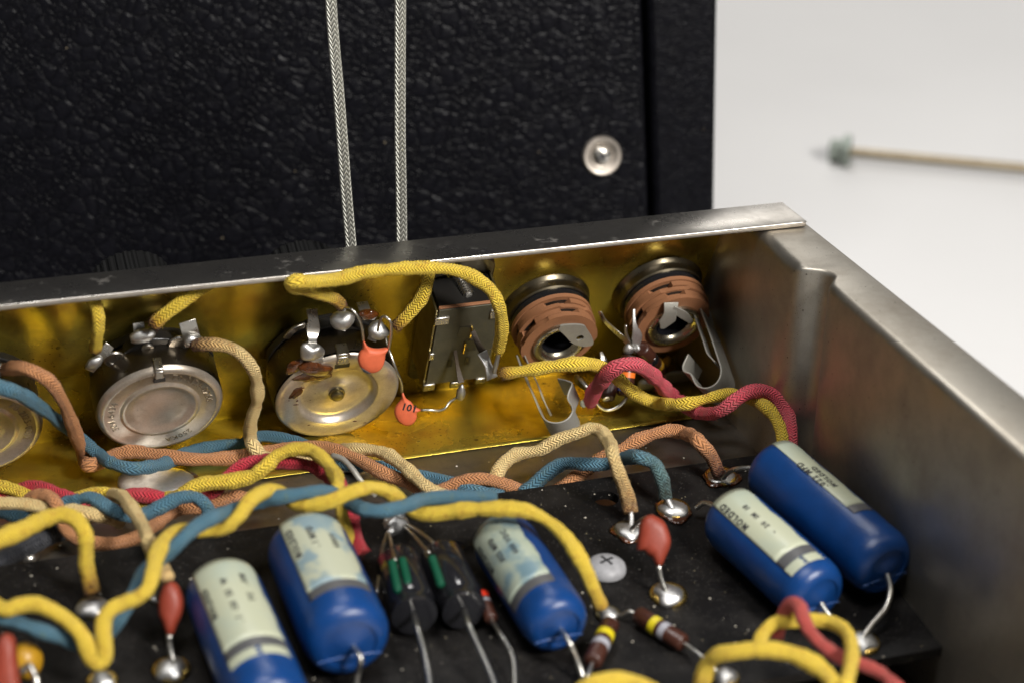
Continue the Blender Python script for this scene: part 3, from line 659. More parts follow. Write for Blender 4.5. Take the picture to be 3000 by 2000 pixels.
# threaded screw through the ear
scw = thing('threaded_screw', 'short threaded screw end poking out above the switch housing', 'screw', frame(at(1340, 800, 'w', 0.2), *WM))
P = [at(1338, 800, 'w', 0.12), at(1374, 866, 'w', 0.72)]; C = catmull(P, 0.012); T = (P[1]-P[0])/np.linalg.norm(P[1]-P[0])
mf, Ls = axis_frame(P[0], P[1], ZZ); prof = []
z = 0
while z < Ls-0.03: prof += [(0.105, z), (0.135, z+0.022), (0.135, z+0.032), (0.105, z+0.054)]; z += 0.062
prof += [(0.11, Ls-0.02), (0.085, Ls+0.01), (0.07, Ls+0.0)]
V, Fc = xf(lathe(prof, 20), mf); mesh('thread', V, Fc, 'bright', scw, 30, world=True)
# ================================================================== JACKS
def jack(label, cx, cu, R_, side, ear_px, group='quarter inch jack sockets in the brass wall'):
    t = thing('jack_socket', label, 'jack socket', wall_frame(wl(cx, cu, 0)), group)
    mesh('flange_ring', *lathe([(R_+0.06, 0.02), (R_+0.08, 0.05), (R_+0.02, 0.12), (R_, 0.16), (R_, 0.30), (R_-0.03, 0.33), (0.6, 0.33)], 48), 'dkmetal', t, 40)
    mesh('rubber_ring', *lathe([(R_-0.06, 0.30), (R_-0.05, 0.47), (R_-0.1, 0.5)], 40), 'gloss_black', t, 40)
    # stack of phenolic washers with notches
    z = 0.50; n = 72
    for k, (rr, h, dep, m_n, ph) in enumerate(((R_-0.03, 0.10, 0.0, 0, 0), (R_-0.06, 0.12, 0.16, 4, side), (R_-0.04, 0.09, 0.05, 3, side+1.0), (R_-0.09, 0.12, 0.12, 5, side+2.0), (R_-0.08, 0.10, 0.04, 2, side+0.5))):
        vv = []; r0 = 0.42
        for i in range(n):
            a = 2*math.pi*i/n; nt_ = dep if (m_n and math.sin(m_n*a+ph*3) > 0.45) else 0.0
            vv.append(((rr-nt_)*math.cos(a), (rr-nt_)*math.sin(a)))
        V = [(x, y, z) for x, y in vv]+[(x, y, z+h) for x, y in vv]+[(r0*math.cos(2*math.pi*i/n), r0*math.sin(2*math.pi*i/n), z+h) for i in range(n)]
        Fc = [(i, (i+1) % n, n+(i+1) % n, n+i) for i in range(n)]+[(n+i, n+(i+1) % n, 2*n+(i+1) % n, 2*n+i) for i in range(n)]
        mesh('phenolic_washer', V, Fc, 'brown', t, 30)
        mesh('shadow_gap', *lathe([(0.45, z+h), (rr-0.10, z+h), (rr-0.10, z+h+0.014), (0.45, z+h+0.014)], 40, False), 'black', t, 40) if k < 4 else None  # thin black disc added as the shadow gap between washers
        z += h+0.014
    mesh('hollow_rivet', *lathe([(0.60, z-0.04), (0.60, z+0.0), (0.585, z+0.055), (0.54, z+0.075), (0.50, z+0.07), (0.40, z+0.02), (0.37, z-0.05)], 40, False), 'rivetm', t, 50)
    mesh('bore', *lathe([(0.01, 0.2), (0.365, 0.2), (0.375, z-0.05)], 30, False), 'gloss_black', t, 40)
    return t, z
MT['rivetm'] = metal('jack_rivet', (0.50, 0.47, 0.38), 0.25, (0.22, 0.19, 0.12), 0.5, 3, 0.05)
j1, zt = jack('jack socket with brown phenolic washers and a flat eyelet terminal across its hole', -4.76, 2.50, 0.93, 0.4, None)
j2, _ = jack('jack socket nearest the chassis corner, long metal spring on its right side', -2.17, 2.60, 0.95, 2.1, None)
# jack 1 terminal with hole (flat, over the bore)
o1 = [at(x, y, 'w', zt+0.13) for x, y in ((1636, 965), (1641, 955), (1708, 952), (1722, 968), (1737, 995), (1735, 1008), (1712, 1013), (1688, 1008), (1672, 1000), (1655, 982))]
fr = frame(o1[5]*0+np.mean(o1, 0), *WM); fi = np.array(fr.inverted()); pl = [tuple((fi[:3, :3]@p_+fi[:3, 3])[:2]) for p_ in o1]
hc = fi[:3, :3]@at(1698, 988, 'w', zt+0.13)+fi[:3, 3]
def plate_with_hole(pl, hc, r, t, n=24):
    pl = np.array(pl); c = np.array(hc[:2]); A = []; 
    O = catmull(np.vstack([pl, pl[:1]]), 0.03)[:-1]
    ang = np.unwrap(np.arctan2(O[:, 1]-c[1], O[:, 0]-c[0])); n = len(O)
    I = np.array([(c[0]+r*math.cos(a), c[1]+r*math.sin(a)) for a in ang]); V = []
    for z in (-t/2, t/2): V += [(*q, z) for q in O]+[(*q, z) for q in I]
    Fc = []
    for i in range(n):
        j = (i+1) % n
        Fc += [(i, n+i, n+j, j), (2*n+i, 2*n+j, 3*n+j, 3*n+i), (i, j, 2*n+j, 2*n+i), (n+j, n+i, 3*n+i, 3*n+j)]
    return V, Fc
V, Fc = xf(plate_with_hole(pl, hc, 0.085, 0.045), fr); mesh('terminal', V, Fc, 'spring', j1, 30, world=True)
# springs: path in planes square to the wall's upright, ribbon hanging down
def spring(parent, path, anchor, dx, width, name='contact_spring', t=0.035):
    d = EX*dx-WU*math.sqrt(1-dx*dx)
    P = [hit(x, y, d, anchor) for x, y in path]; C = catmull(P, 0.06); V = []
    T = np.gradient(C, axis=0); nn = np.cross(T, d); nn /= np.linalg.norm(nn, axis=1)[:, None]
    for c, q in zip(C, nn): V += [c-q*t/2, c+q*t/2, c+q*t/2+d*width, c-q*t/2+d*width]
    n = len(C); Fc = [(i*4+k, i*4+4+k, i*4+4+(k+1) % 4, i*4+(k+1) % 4) for i in range(n-1) for k in range(4)]+[(3, 2, 1, 0), tuple((n-1)*4+k for k in range(4))]
    return mesh(name, V, Fc, 'spring', parent, 40, world=True, bevel=0.008)
A1 = at(1526, 1075, 'u', 2.15); A2 = at(2052, 905, 'u', 3.05)
spring(j1, [(1514, 1040), (1526, 1075), (1545, 1118), (1566, 1165), (1585, 1210), (1597, 1228), (1615, 1236), (1640, 1236), (1662, 1226), (1676, 1205), (1676, 1190), (1663, 1165), (1668, 1142), (1676, 1122), (1655, 1112), (1634, 1108)], A1, 0.42, 0.62)
spring(j1, [(1532, 1030), (1552, 1075), (1575, 1125), (1590, 1165), (1606, 1198)], A1+WN*0.0, 0.42, 0.25, 'inner_spring', 0.03)
spring(j2, [(2040, 868), (2052, 905), (2068, 948), (2085, 995), (2100, 1040), (2112, 1082), (2106, 1110), (2090, 1128), (2065, 1136), (2042, 1128), (2030, 1108), (2023, 1094), (2003, 1085), (2000, 1072), (2008, 1052), (2016, 1036)], A2, 0.60, 0.78)
spring(j2, [(2027, 902), (2045, 958), (2060, 1000), (2072, 1035), (2082, 1046), (2095, 1060)], A2, 0.60, 0.28, 'inner_spring', 0.03)
mesh('yoke', *strip([at(1966, 886, 'w', 1.12), at(1965, 905, 'w', 1.20), at(1958, 932, 'w', 1.22), at(1940, 962, 'w', 1.20)], [0.34, 0.30, 0.40, 0.10], EX, 0.04), 'spring', j2, 40, world=True, bevel=0.012)
mesh('yoke', *strip([at(1968, 905, 'w', 1.20), at(1998, 920, 'w', 1.22), at(2028, 945, 'w', 1.19)], [0.2, 0.2, 0.10], WU, 0.04), 'spring', j2, 40, world=True, bevel=0.012)
mesh('lug', *strip([at(1757, 912, 'w', 0.75), at(1768, 935, 'w', 0.85), at(1800, 968, 'w', 1.0), at(1838, 1002, 'w', 1.2), at(1855, 1030, 'w', 1.3)], [0.10, 0.10, 0.13, 0.16, 0.1], WU, 0.03), 'bright', j1, 40, world=True, bevel=0.01)
mesh('lug', *strip([at(1857, 905, 'w', 0.8), at(1858, 945, 'w', 1.0), at(1866, 985, 'w', 1.15), at(1862, 1025, 'w', 1.25)], [0.06, 0.10, 0.26, 0.12], EX, 0.04), 'solder', j2, 40, world=True, bevel=0.015)
eyelet_blob(j2, at(1842, 1022, 'w', 1.25), WM, 0.13, 0.14, 0.10, 'solder', seed=14)
eyelet_blob(j2, at(1866, 1022, 'w', 1.25), WM, 0.09, 0.12, 0.10, 'solder', seed=15)
lead(j2, [at(1833, 952, 'w', 1.1), at(1834, 975, 'w', 1.15), at(1848, 1010, 'w', 1.2)], 0.035)
eyelet_blob(j2, at(1905, 1122, 'w', 1.2), WM, 0.28, 0.17, 0.14, 'solder', seed=16)
eyelet_blob(j2, at(1985, 1105, 'w', 1.0), WM, 0.36, 0.26, 0.06, 'terminal_pad', 'spring', seed=17)
eyelet_blob(j2, at(1952, 1060, 'w', 0.9), WM, 0.09, 0.2, 0.08, 'flux_residue', 'ochre', seed=18)
mesh('lug', *strip([at(1687, 1108, 'w', 1.3), at(1700, 1118, 'w', 1.5), at(1722, 1140, 'w', 1.7)], [0.2, 0.2, 0.16], WU, 0.10), 'bright', j1, 40, world=True, bevel=0.03)
mesh('lug', *strip([at(1760, 1030, 'w', 0.7), at(1770, 1058, 'w', 0.9), at(1782, 1085, 'w', 1.0)], [0.06, 0.16, 0.16], EX, 0.04), 'bright', j1, 40, world=True, bevel=0.01)
# ================================================================== RESISTORS
def resistor(label, a, b, r, bands, m='resistor', group=None, leads=(), up=None):
    """a, b world end points; bands: (centre fraction, width fraction, material)"""
    mf, Ls = axis_frame(a, b, BN if up is None else up)
    t = thing('resistor', label, 'resistor', mf, group)
    e = r*0.25
    mesh('body', *lathe([(r*0.5, 0), (r*0.85, e*0.25), (r, e), (r, Ls-e), (r*0.85, Ls-e*0.25), (r*0.5, Ls)], 24), m, t, 50)
    for c, w, mm in bands:
        mesh('colour_band', *lathe([(r*1.0, Ls*(c-w/2)-0.003), (r*1.022, Ls*(c-w/2)), (r*1.022, Ls*(c+w/2)), (r*1.0, Ls*(c+w/2)+0.003)], 24, False), mm, t, 50)
    for P in leads: lead(t, P, 0.04)
    return t
resistor('dark brown resistor standing between the two jack sockets, orange and blue bands', at(1843, 1040, 'w', 1.35), at(1830, 1160, 'w', 2.0), 0.175, [(0.48, 0.12, 'orange_band'), (0.82, 0.12, 'blue_band')], up=WU)
rj2 = resistor('dark brown resistor tucked behind the faded red wire, looped bare lead at its tip', at(1808, 1080, 'w', 1.35), at(1777, 1166, 'w', 2.0), 0.165, [(0.3, 0.1, 'orange_band')],
         leads=[[at(1745, 1168, 'w', 2.05), at(1752, 1186, 'w', 2.1), at(1777, 1200, 'w', 2.15), at(1806, 1193, 'w', 2.15), at(1828, 1175, 'w', 2.1), at(1836, 1162, 'w', 2.05)]], up=WU)
mesh('lead_dimple', *xf(lathe([(0.075, 0.0), (0.085, 0.02), (0.05, 0.03), (0.04, 0.01)], 16), frame(at(1776, 1167, 'w', 2.02), *WM)), 'wire', rj2, 40, world=True)
resistor('dark brown resistor slanting down under the second jack socket from its soldered lug', at(1878, 1018, 'w', 1.3), at(1935, 1085, 'w', 1.2), 0.17, [(0.45, 0.14, 'gloss_black'), (0.75, 0.1, 'ochre')], up=WU)
# ================================================================== DISC CAPACITORS
def disc(label, outline, key, h, t_, m, leads, mark=None, nrm=None, text=None, group=None, lr=0.028):
    if nrm is None: p0 = at(*np.mean(outline, 0), key, h); NM = WM
    else: p0 = at(*np.mean(outline, 0), key, h); NM = nrm
    O = [hit(x, y, NM[2], p0) for x, y in outline]
    fr = frame(p0, *NM); fi = np.array(fr.inverted()); O2 = [tuple((fi[:3, :3]@q+fi[:3, 3])[:2]) for q in O]
    t = thing('disc_capacitor', label, 'disc capacitor', fr, group)
    mesh('body', *puff(O2, t_), m, t, True)
    for P in leads: lead(t, P, lr)
    if mark:
        Om = [fi[:3, :3]@hit(x, y, NM[2], p0+NM[2]*t_*0.5)+fi[:3, 3] for x, y in mark]
        V, Fc = poly_prism([tuple(q[:2]) for q in Om], t_*0.40, t_*0.515); mesh('dark_mark', V, Fc, 'ink', t, False, bevel=0.01)
    if text:
        s_, sz, rot, ox, oy = text; x = 0; VV, FF = [], []
        for v, f, w in glyphs(s_, sz, 0.006, 0.02):
            x += w*0.55; n = len(VV); c, s = math.cos(rot), math.sin(rot)
            for q in v: VV.append((c*(q[0]+x)-s*q[1]+ox, s*(q[0]+x)+c*q[1]+oy, q[2]+t_*0.5+0.002))
            FF += [tuple(i+n for i in g) for g in f]; x += w*0.55
        mesh('printed_code', VV, FF, 'ink', t, False)
    return t
VN = (RT, np.cross(-FW*np.array([1, 1, 0])/np.linalg.norm(FW[:2]), RT)*1.0, -FW*np.array([1, 1, 0])/np.linalg.norm(FW[:2]))
D_ = -FW; VF = (RR, UU, D_)
def mixn(a):  # plane between wall and camera facing
    n = WN*(1-a)+D_*a; n /= np.linalg.norm(n); x = RR-n*np.dot(RR, n); x /= np.linalg.norm(x); return (x, np.cross(n, x), n)
disc('orange disc capacitor with a black mark on its lower rim, above the dished potentiometer',
     [(1064, 993), (1069, 1006), (1080, 1016), (1092, 1020), (1108, 1021), (1120, 1020), (1139, 1018), (1136, 1027), (1130, 1036), (1128, 1052), (1122, 1072), (1110, 1086), (1093, 1092), (1075, 1089), (1058, 1078), (1049, 1060), (1048, 1042), (1054, 1028), (1062, 1019), (1062, 1005)],
     'w', 1.75, 0.19, 'disc_orange',
     [[at(1007, 910, 'w', 1.15), at(1016, 902, 'w', 1.5), at(1032, 908, 'w', 1.7), at(1050, 930, 'w', 1.8), at(1060, 958, 'w', 1.8), at(1065, 996, 'w', 1.75)],
      [at(1107, 968, 'w', 1.3), at(1113, 940, 'w', 1.5), at(1127, 927, 'w', 1.7), at(1142, 938, 'w', 1.8), at(1147, 970, 'w', 1.8), at(1139, 1020, 'w', 1.75)]],
     mark=[(1056, 1076), (1066, 1080), (1082, 1090), (1090, 1094), (1078, 1094), (1064, 1088)], nrm=mixn(0.5))
disc('small orange disc capacitor printed 101 hanging below the switch side of the dished potentiometer',
     [(1176, 1146), (1181, 1146), (1186, 1160), (1193, 1168), (1204, 1175), (1213, 1188), (1222, 1194), (1234, 1200), (1222, 1206), (1221, 1222), (1212, 1238), (1196, 1246), (1178, 1242), (1163, 1228), (1155, 1208), (1158, 1190), (1168, 1176), (1176, 1164)],
     'w', 1.85, 0.15, 'disc_orange',
     [[at(1131, 990, 'w', 1.2), at(1140, 1025, 'w', 1.6), at(1160, 1080, 'w', 1.9), at(1176, 1120, 'w', 1.9), at(1178, 1148, 'w', 1.85)],
      [at(1232, 1200, 'w', 1.85), at(1262, 1200, 'w', 1.9), at(1290, 1201, 'w', 1.9), at(1304, 1195, 'w', 1.85), at(1316, 1178, 'w', 1.75), at(1336, 1165, 'w', 1.65)]], nrm=mixn(0.5), text=('101', 0.22, math.pi-0.3, 0.21, 0.07))
# ================================================================== BOARD
RR_ = lambda x, y, h: at(x, y, 'b', h)
bd = thing('circuit_board', 'black fibre component board with brass eyelets, dusty, one round hole', 'circuit board', tuple(bl(-10, -4, -0.1)))
BL, BR_ = -24.0, None
c_bl = bl(BL, 0, 0); 
xr0 = at(2130, 1335, 'b', 0)[0]; pr1 = at(2770, 1894, 'b', 0)
XRB = -1.05; yfront = float(np.dot(pr1-B0, BY))
# board slab with a round hole: built as grid around the hole
hx = at(1775, 1458, 'b', 0); hX = hx[0]; hY = float(np.dot(hx-B0, BY)); hr = 0.255
def board_mesh():
    V, Fc = [], []
    n = 32; sq = 0.5
    inner = [(hX+hr*math.cos(2*math.pi*k/n), hY+hr*math.sin(2*math.pi*k/n)) for k in range(n)]
    outer = []
    for k in range(n):
        a = 2*math.pi*k/n; c, s = math.cos(a), math.sin(a); q = sq/max(abs(c), abs(s)); outer.append((hX+q*c, hY+q*s))
    def add(p, z): V.append(tuple(bl(p[0], p[1], z))); return len(V)-1
    for z, flip in ((0, False), (-0.2, True)):
        i0 = [add(p, z) for p in inner]; o0 = [add(p, z) for p in outer]
        for k in range(n):
            f = (i0[k], o0[k], o0[(k+1) % n], i0[(k+1) % n]); Fc.append(f[::-1] if flip else f)
        xs_ = [BL, hX-sq, hX+sq, XRB]; ys_ = [yfront, hY-sq, hY+sq, 0]
        for i in range(3):
            for j in range(3):
                if i == 1 and j == 1: continue
                q = [add((xs_[i], ys_[j]), z), add((xs_[i+1], ys_[j]), z), add((xs_[i+1], ys_[j+1]), z), add((xs_[i], ys_[j+1]), z)]; Fc.append(tuple(q[::-1]) if flip else tuple(q))
        if z == 0: top = i0
        else: bot = i0
    for k in range(n): Fc.append((top[(k+1) % n], bot[(k+1) % n], bot[k], top[k]))
    P = [(BL, yfront), (XRB, yfront), (XRB, 0), (BL, 0)]
    for i in range(4):
        a, b = P[i], P[(i+1) % 4]; Fc.append((add(a, 0), add(a, -0.2), add(b, -0.2), add(b, 0)))
    return V, Fc
V, Fc = board_mesh(); mesh('fibre_panel', V, Fc, 'board', bd, False, world=True)
BM = (EX, BY, BN)
def eyelet(x, y, r=0.36, dome=0.2, sx=1.0, ring='brassring', seed=1, flux=False, off=0.0, solder=True):
    p0 = at(x, y, 'b', 0.02); fr = frame(p0, *BM)
    o = mesh('eyelet', *xf(lathe([(r*1.0, -0.02), (r*1.04, 0.02), (r*0.98, 0.06), (r*0.8, 0.075), (r*0.6, 0.06)], 28), fr), ring, bd, 50, world=True)
    if solder:
        V, Fc = blob(r*0.84*sx, r*0.84, dome*0.75, 24, 0.10, seed); V, Fc = xf((V, Fc), frame(at(x, y, 'b', 0.07), *BM)); mesh('solder_blob', V, Fc, 'solder', o, True, world=True)
    if flux:
        V, Fc = blob(r*1.1, r*1.05, 0.07, 20, 0.14, seed+50); V, Fc = xf((V, Fc), frame(at(x, y+4, 'b', 0.03), *BM)); mesh('flux_residue', V, Fc, 'flux', o, True, world=True)
eyelet(1958, 1742, 0.34, 0.22, seed=2); eyelet(1842, 1556, 0.30, 0.17, ring='dkbrass', seed=3, flux=True)
eyelet(1972, 1492, 0.33, 0.20, seed=4, flux=True); eyelet(2112, 1396, 0.32, 0.10, seed=5, flux=True)
eyelet(502, 1962, 0.32, 0.24, seed=6); eyelet(272, 1782, 0.30, 0.22, 1.15, ring='dkbrass', seed=7); eyelet(300, 1996, 0.26, 0.22, seed=8)
eyelet(2524, 1882, 0.32, 0.24, seed=9); eyelet(1160, 1530, 0.24, 0.26, ring='dkbrass', seed=10); eyelet(1780, 1800, 0.22, 0.18, ring='dkbrass', seed=12)
eyelet(462, 1752, 0.16, 0.1, seed=13, ring='dkbrass')
eyelet(2125, 1985, 0.24, 0.25, seed=15)
eyelet(590, 1505, 0.0001, 0.0001, seed=14) if False else None
# screws
def screw_head(name, label, x, y, r, h, key, m, cross=True, dome=0.16, NM=BM):
    p0 = at(x, y, key, h); t = thing(name, label, 'screw', frame(p0, *NM))
    mesh('head', *lathe([(r*0.5, -0.4), (r*0.5, -0.02), (r, 0.0), (r*1.0, 0.04), (r*0.93, dome*0.6), (r*0.7, dome*0.9), (r*0.3, dome*1.08), (0.01, dome*1.1)], 32), m, t, 50)
    if cross:
        for a in (0.35, 0.35+math.pi/2):
            V, Fc = box(-r*0.40, r*0.40, -r*0.08, r*0.08, dome*0.80, dome*1.11); mesh('cross_slot', *xf((V, Fc), Matrix.Rotation(a, 4, 'Z')), 'ink', t, False, bevel=0.01)
    return t
screw_head('board_screw', 'round white-painted cross-head screw holding the black board', 1775, 1668, 0.38, 0.03, 'b', 'white_screw', True, 0.21)
screw_head('floor_screw', 'plain dome screw head on the chassis floor under the black cable', 82, 1632, 0.20, 0.06, 'f', 'bright', False, 0.14, FM)
# holes / specks of dust on the board
mesh('dark_recess', *xf(lathe([(0.19, 0.0), (0.19, 0.012), (0.01, 0.013)], 26), frame(at(1333, 1600, 'b', 0.0), *BM)), 'gloss_black', bd, 40, world=True)
V, Fc = [], []
for k in range(150):
    kind = rng.random()
    x, y = rng.uniform(0, 2600), rng.uniform(1300, 2000)
    p_ = at(x, y, 'b', 0.012); yy = float(np.dot(p_-B0, BY))
    if yy > -0.05 or yy < yfront or p_[0] > XRB: 
        p_ = at(x, y, 'f', 0.012)
        if not (-2.4 < p_[1] < 3.3 and p_[0] < -1.6): continue
    s_ = rng.uniform(0.008, 0.028)*(1.7 if kind > 0.94 else 1)
    v, f = blob(s_, s_*rng.uniform(0.4, 1), s_*0.5, 6, 0.2, k); n = len(V); V += [tuple(np.array(q)+p_) for q in v]; Fc += [tuple(i+n for i in g) for g in f]
dd = mesh('dust_specks', V, Fc, 'cream_dust', None, True); tag(dd, 'pale dust and solder crumbs scattered over board and chassis floor', 'dust', None, 'stuff')
# ================================================================== BLUE TUBULAR CAPACITORS
def capacitor(label, a, b, r, lab, lines, labm='label', tail=False, leads=(), band=0.80, end_style=0):
    """a far end, b near end on the axis. lab: (from angle, to angle, from frac, to frac)"""
    mf, Ls = axis_frame(a, b, BN); t = thing('tubular_capacitor', label, 'capacitor', mf, 'blue tubular capacitors on the black board')
    prof = [(r*0.25, -0.02), (r*0.55, 0.0), (r*0.82, 0.05), (r*0.95, 0.16), (r, 0.32), (r*1.005, Ls*0.4), (r, Ls*band+0.02), (r*0.992, Ls*band+0.10), (r*1.0, Ls-0.42), (r*0.985, Ls-0.26), (r*0.93, Ls-0.13), (r*0.84, Ls-0.05), (r*0.70, Ls-0.0), (r*0.62, Ls+0.01), (r*0.60, Ls-0.03), (r*0.45, Ls-0.02), (r*0.25, Ls+0.03), (0.06, Ls+0.07)]
    mesh('sleeve', *lathe(prof, 48, True, 0.004), 'blue', t, 60)
    # moulding seam with the flattened fin at the near end
    for a0 in (-0.25,):
        V, Fc, _, _, _ = tube([(r*1.004*math.cos(a0), r*1.004*math.sin(a0), z) for z in np.linspace(0.25, Ls-0.3, 8)], 0.012, 6, 0.2); mesh('seam', V, Fc, 'seamblue', t, True)
    fin = [(r*0.74*math.cos(a_), -r*0.40+r*0.10*math.sin(a_), Ls-0.02+0.03*math.sin(a_)) for a_ in np.linspace(math.pi, 0, 12)]
    V, Fc, _, _, _ = tube(fin, 0.014, 6, 0.08); mesh('end_fold', V, Fc, 'seamblue', t, True)
    def patch(a0, a1, z0, z1, off, wav=0.0, seed=0):
        V, n, m_ = [], 18, 14; rr = np.random.default_rng(seed)
        for j in range(m_+1):
            z = z0+(z1-z0)*j/m_; e0 = wav*math.sin(j*0.9+seed)+wav*0.5*math.sin(j*2.3)
            zz = z
            rad = r+off-(max(0, 0.32-z)/0.32)**2*r*0.12
            for i in range(n+1):
                f_ = i/n; an = a0+(a1-a0)*f_+e0*(1-f_)
                V.append((rad*math.cos(an), rad*math.sin(an), zz))
        Fc = [(j*(n+1)+i, j*(n+1)+i+1, (j+1)*(n+1)+i+1, (j+1)*(n+1)+i) for j in range(m_) for i in range(n)]
        return V, Fc
    a0, a1, f0, f1 = lab; a0 = math.radians(a0); a1 = math.radians(a1)
    lb = mesh('label', *patch(a0, a1, Ls*f0, Ls*f1, 0.012, 0.04, 3), labm, t, True)
    sm_ = lb.modifiers.new('t', 'SOLIDIFY'); sm_.thickness = 0.008; sm_.offset = 0
    bn = mesh('polarity_band', *patch(a0, a1, Ls*f1+0.003, Ls*f1+0.23, 0.013, 0.02, 4), 'grey_band', t, True)
    sm_ = bn.modifiers.new('t', 'SOLIDIFY'); sm_.thickness = 0.008; sm_.offset = 0
    if tail:
        for q0, q1 in ((0.05, 0.48), (0.55, 1.0)):
            lb2 = mesh('label_remnant', *patch(a0+(a1-a0)*q0, a0+(a1-a0)*q1, Ls*f1+0.25, Ls*f1+0.47, 0.011, 0.05, 5), labm, t, True)
            sm_ = lb2.modifiers.new('t', 'SOLIDIFY'); sm_.thickness = 0.008; sm_.offset = 0
    for text, fa, fz, size in lines:   # lines run along the axis, read from the near end; one mesh per printed word
        an = a0+(a1-a0)*fa; z = Ls*fz
        for word in text.replace(' ', '| |').split('|'):
            VV, FF = [], []
            for v, f, w in glyphs(word, size, 0.004, 0.03):
                z -= w*0.53
                if len(f):
                    n = len(VV); rad0 = r+0.022
                    for q in v:
                        aa = an+q[1]/r; VV.append(((rad0+q[2])*math.cos(aa), (rad0+q[2])*math.sin(aa), z-q[0]))
                    FF += [tuple(i+n for i in g) for g in f]
                z -= w*0.53
            if FF: mesh('printed_word', VV, FF, 'ink', lb, False)
    for P in leads: lead(t, P, 0.052)
    return t
m, nt, p = mat('label_smeared'); v = coords(nt); setp(p, rough=0.35)
c = mix(nt, ramp(nt, noise(nt, v, 1.5, 3), 0.52, 0.60, 0, 0.8), (0.36, 0.375, 0.28), (0.13, 0.21, 0.26)); L(nt, c, p.inputs['Base Color']); MT['label_smear'] = m
MT['seamblue'] = plastic('seam_blue', (0.05, 0.11, 0.30), 0.3, 0.3)
def caps(a, b, h, h2=None): return at(a[0], a[1], 'b', h), at(b[0], b[1], 'b', h2 if h2 else h)
a, b = caps((645, 1714), (803, 2090), 0.78)
capacitor('blue tubular capacitor lowest on the left, clean cream label with black type', a, b, 0.68, (41, 140, 0.03, 0.67),
          [('MOLDED', 0.86, 0.44, 0.17), ('. 1  -20  25  W', 0.55, 0.55, 0.15), ('TC   .OM', 0.26, 0.40, 0.15)], tail=True)
a, b = caps((893, 1588), (1026, 1888), 0.85)
capacitor('blue tubular capacitor under the yellow and blue twist, cream label with blue smears', a, b, 0.755, (43, 133, 0.03, 0.72),
          [('MOLDED', 0.84, 0.42, 0.17), ('. 1 MFD', 0.55, 0.40, 0.16), ('400V', 0.26, 0.42, 0.15)], 'label_smear',
          leads=[[b+np.array([0, 0.1, 0]), at(1056, 1925, 'b', 0.85), at(1050, 1965, 'b', 0.55), at(1040, 2020, 'b', 0.2)]])
a, b = caps((1466, 1570), (1640, 1840), 0.70)
capacitor('blue tubular capacitor in the middle, worn greenish label with smudged type', a, b, 0.60, (79, 176, 0.02, 0.72),
          [('MOLDED', 0.84, 0.42, 0.16), ('.022 MFD', 0.55, 0.46, 0.14), ('400 VDC', 0.28, 0.46, 0.14)], 'label_worn',
          leads=[[b+np.array([0, 0.1, 0]), at(1668, 1880, 'b', 0.75), at(1692, 1935, 'b', 0.4), at(1712, 1998, 'b', 0.1)]])
a, b = caps((2129, 1502), (2402, 1750), 0.70)
capacitor('shorter blue tubular capacitor of the right-hand pair, torn cream label end', a, b, 0.635, (67, 138, 0.04, 0.74),
          [('MOLDED', 0.80, 0.40, 0.17), ('-  20  IM  10', 0.45, 0.56, 0.14)], tail=True,
          leads=[[at(2040, 1488, 'b', 0.25), at(2060, 1472, 'b', 0.4), at(2090, 1480, 'b', 0.5), a+np.array([0, -0.1, 0])], [b+np.array([0, 0.1, 0]), at(2418, 1786, 'b', 0.55), at(2450, 1820, 'b', 0.45), at(2475, 1850, 'b', 0.25), at(2500, 1880, 'b', 0.12)]])
a, b = caps((2255, 1362), (2600, 1664), 0.80)
capacitor('longest blue tubular capacitor, beside the side wall, narrow cream label on its upper side', a, b, 0.655, (62, 102, 0.04, 0.68),
          [('.022 MFD', 0.80, 0.50, 0.17), ('MOLDED', 0.45, 0.52, 0.15)],
          leads=[[at(2118, 1400, 'b', 0.2), at(2130, 1385, 'b', 0.35), at(2160, 1372, 'b', 0.6), a+np.array([0, -0.1, 0])], [b+np.array([0, 0.05, -0.05]), at(2608, 1730, 'b', 0.62), at(2592, 1782, 'b', 0.45), at(2552, 1830, 'b', 0.3), at(2524, 1872, 'b', 0.2)]]) if True else None
# ================================================================== MORE BOARD PARTS
resistor('brown resistor with yellow and silver bands lying alone right of the middle capacitor', RR_(1866, 1797, 0.22), RR_(2004, 1884, 0.22), 0.165, [(0.40, 0.12, 'yellow_band'), (0.60, 0.11, 'silver_band')],
         leads=[[RR_(1868, 1800, 0.22), RR_(1845, 1790, 0.25), RR_(1820, 1800, 0.15), RR_(1785, 1800, 0.1)], [RR_(2000, 1880, 0.22), RR_(2070, 1935, 0.25), RR_(2100, 1965, 0.15)]])
resistor('brown banded resistor touching the near end of the middle blue capacitor', RR_(1790, 1822, 0.28), RR_(1735, 1940, 0.28), 0.165, [(0.36, 0.13, 'yellow_band'), (0.59, 0.12, 'silver_band')],
         leads=[[RR_(1736, 1936, 0.28), RR_(1722, 1985, 0.28), RR_(1715, 2020, 0.2)]])
resistor('small brown resistor with a red tip beside the black glossy tubes', RR_(1412, 1742, 0.35), RR_(1440, 1815, 0.35), 0.12, [(0.10, 0.22, 'red_paint'), (0.34, 0.1, 'silver_band')],
         leads=[[RR_(1438, 1812, 0.35), RR_(1465, 1855, 0.5), RR_(1495, 1905, 0.45), RR_(1506, 1950, 0.4), RR_(1508, 2030, 0.3)]])
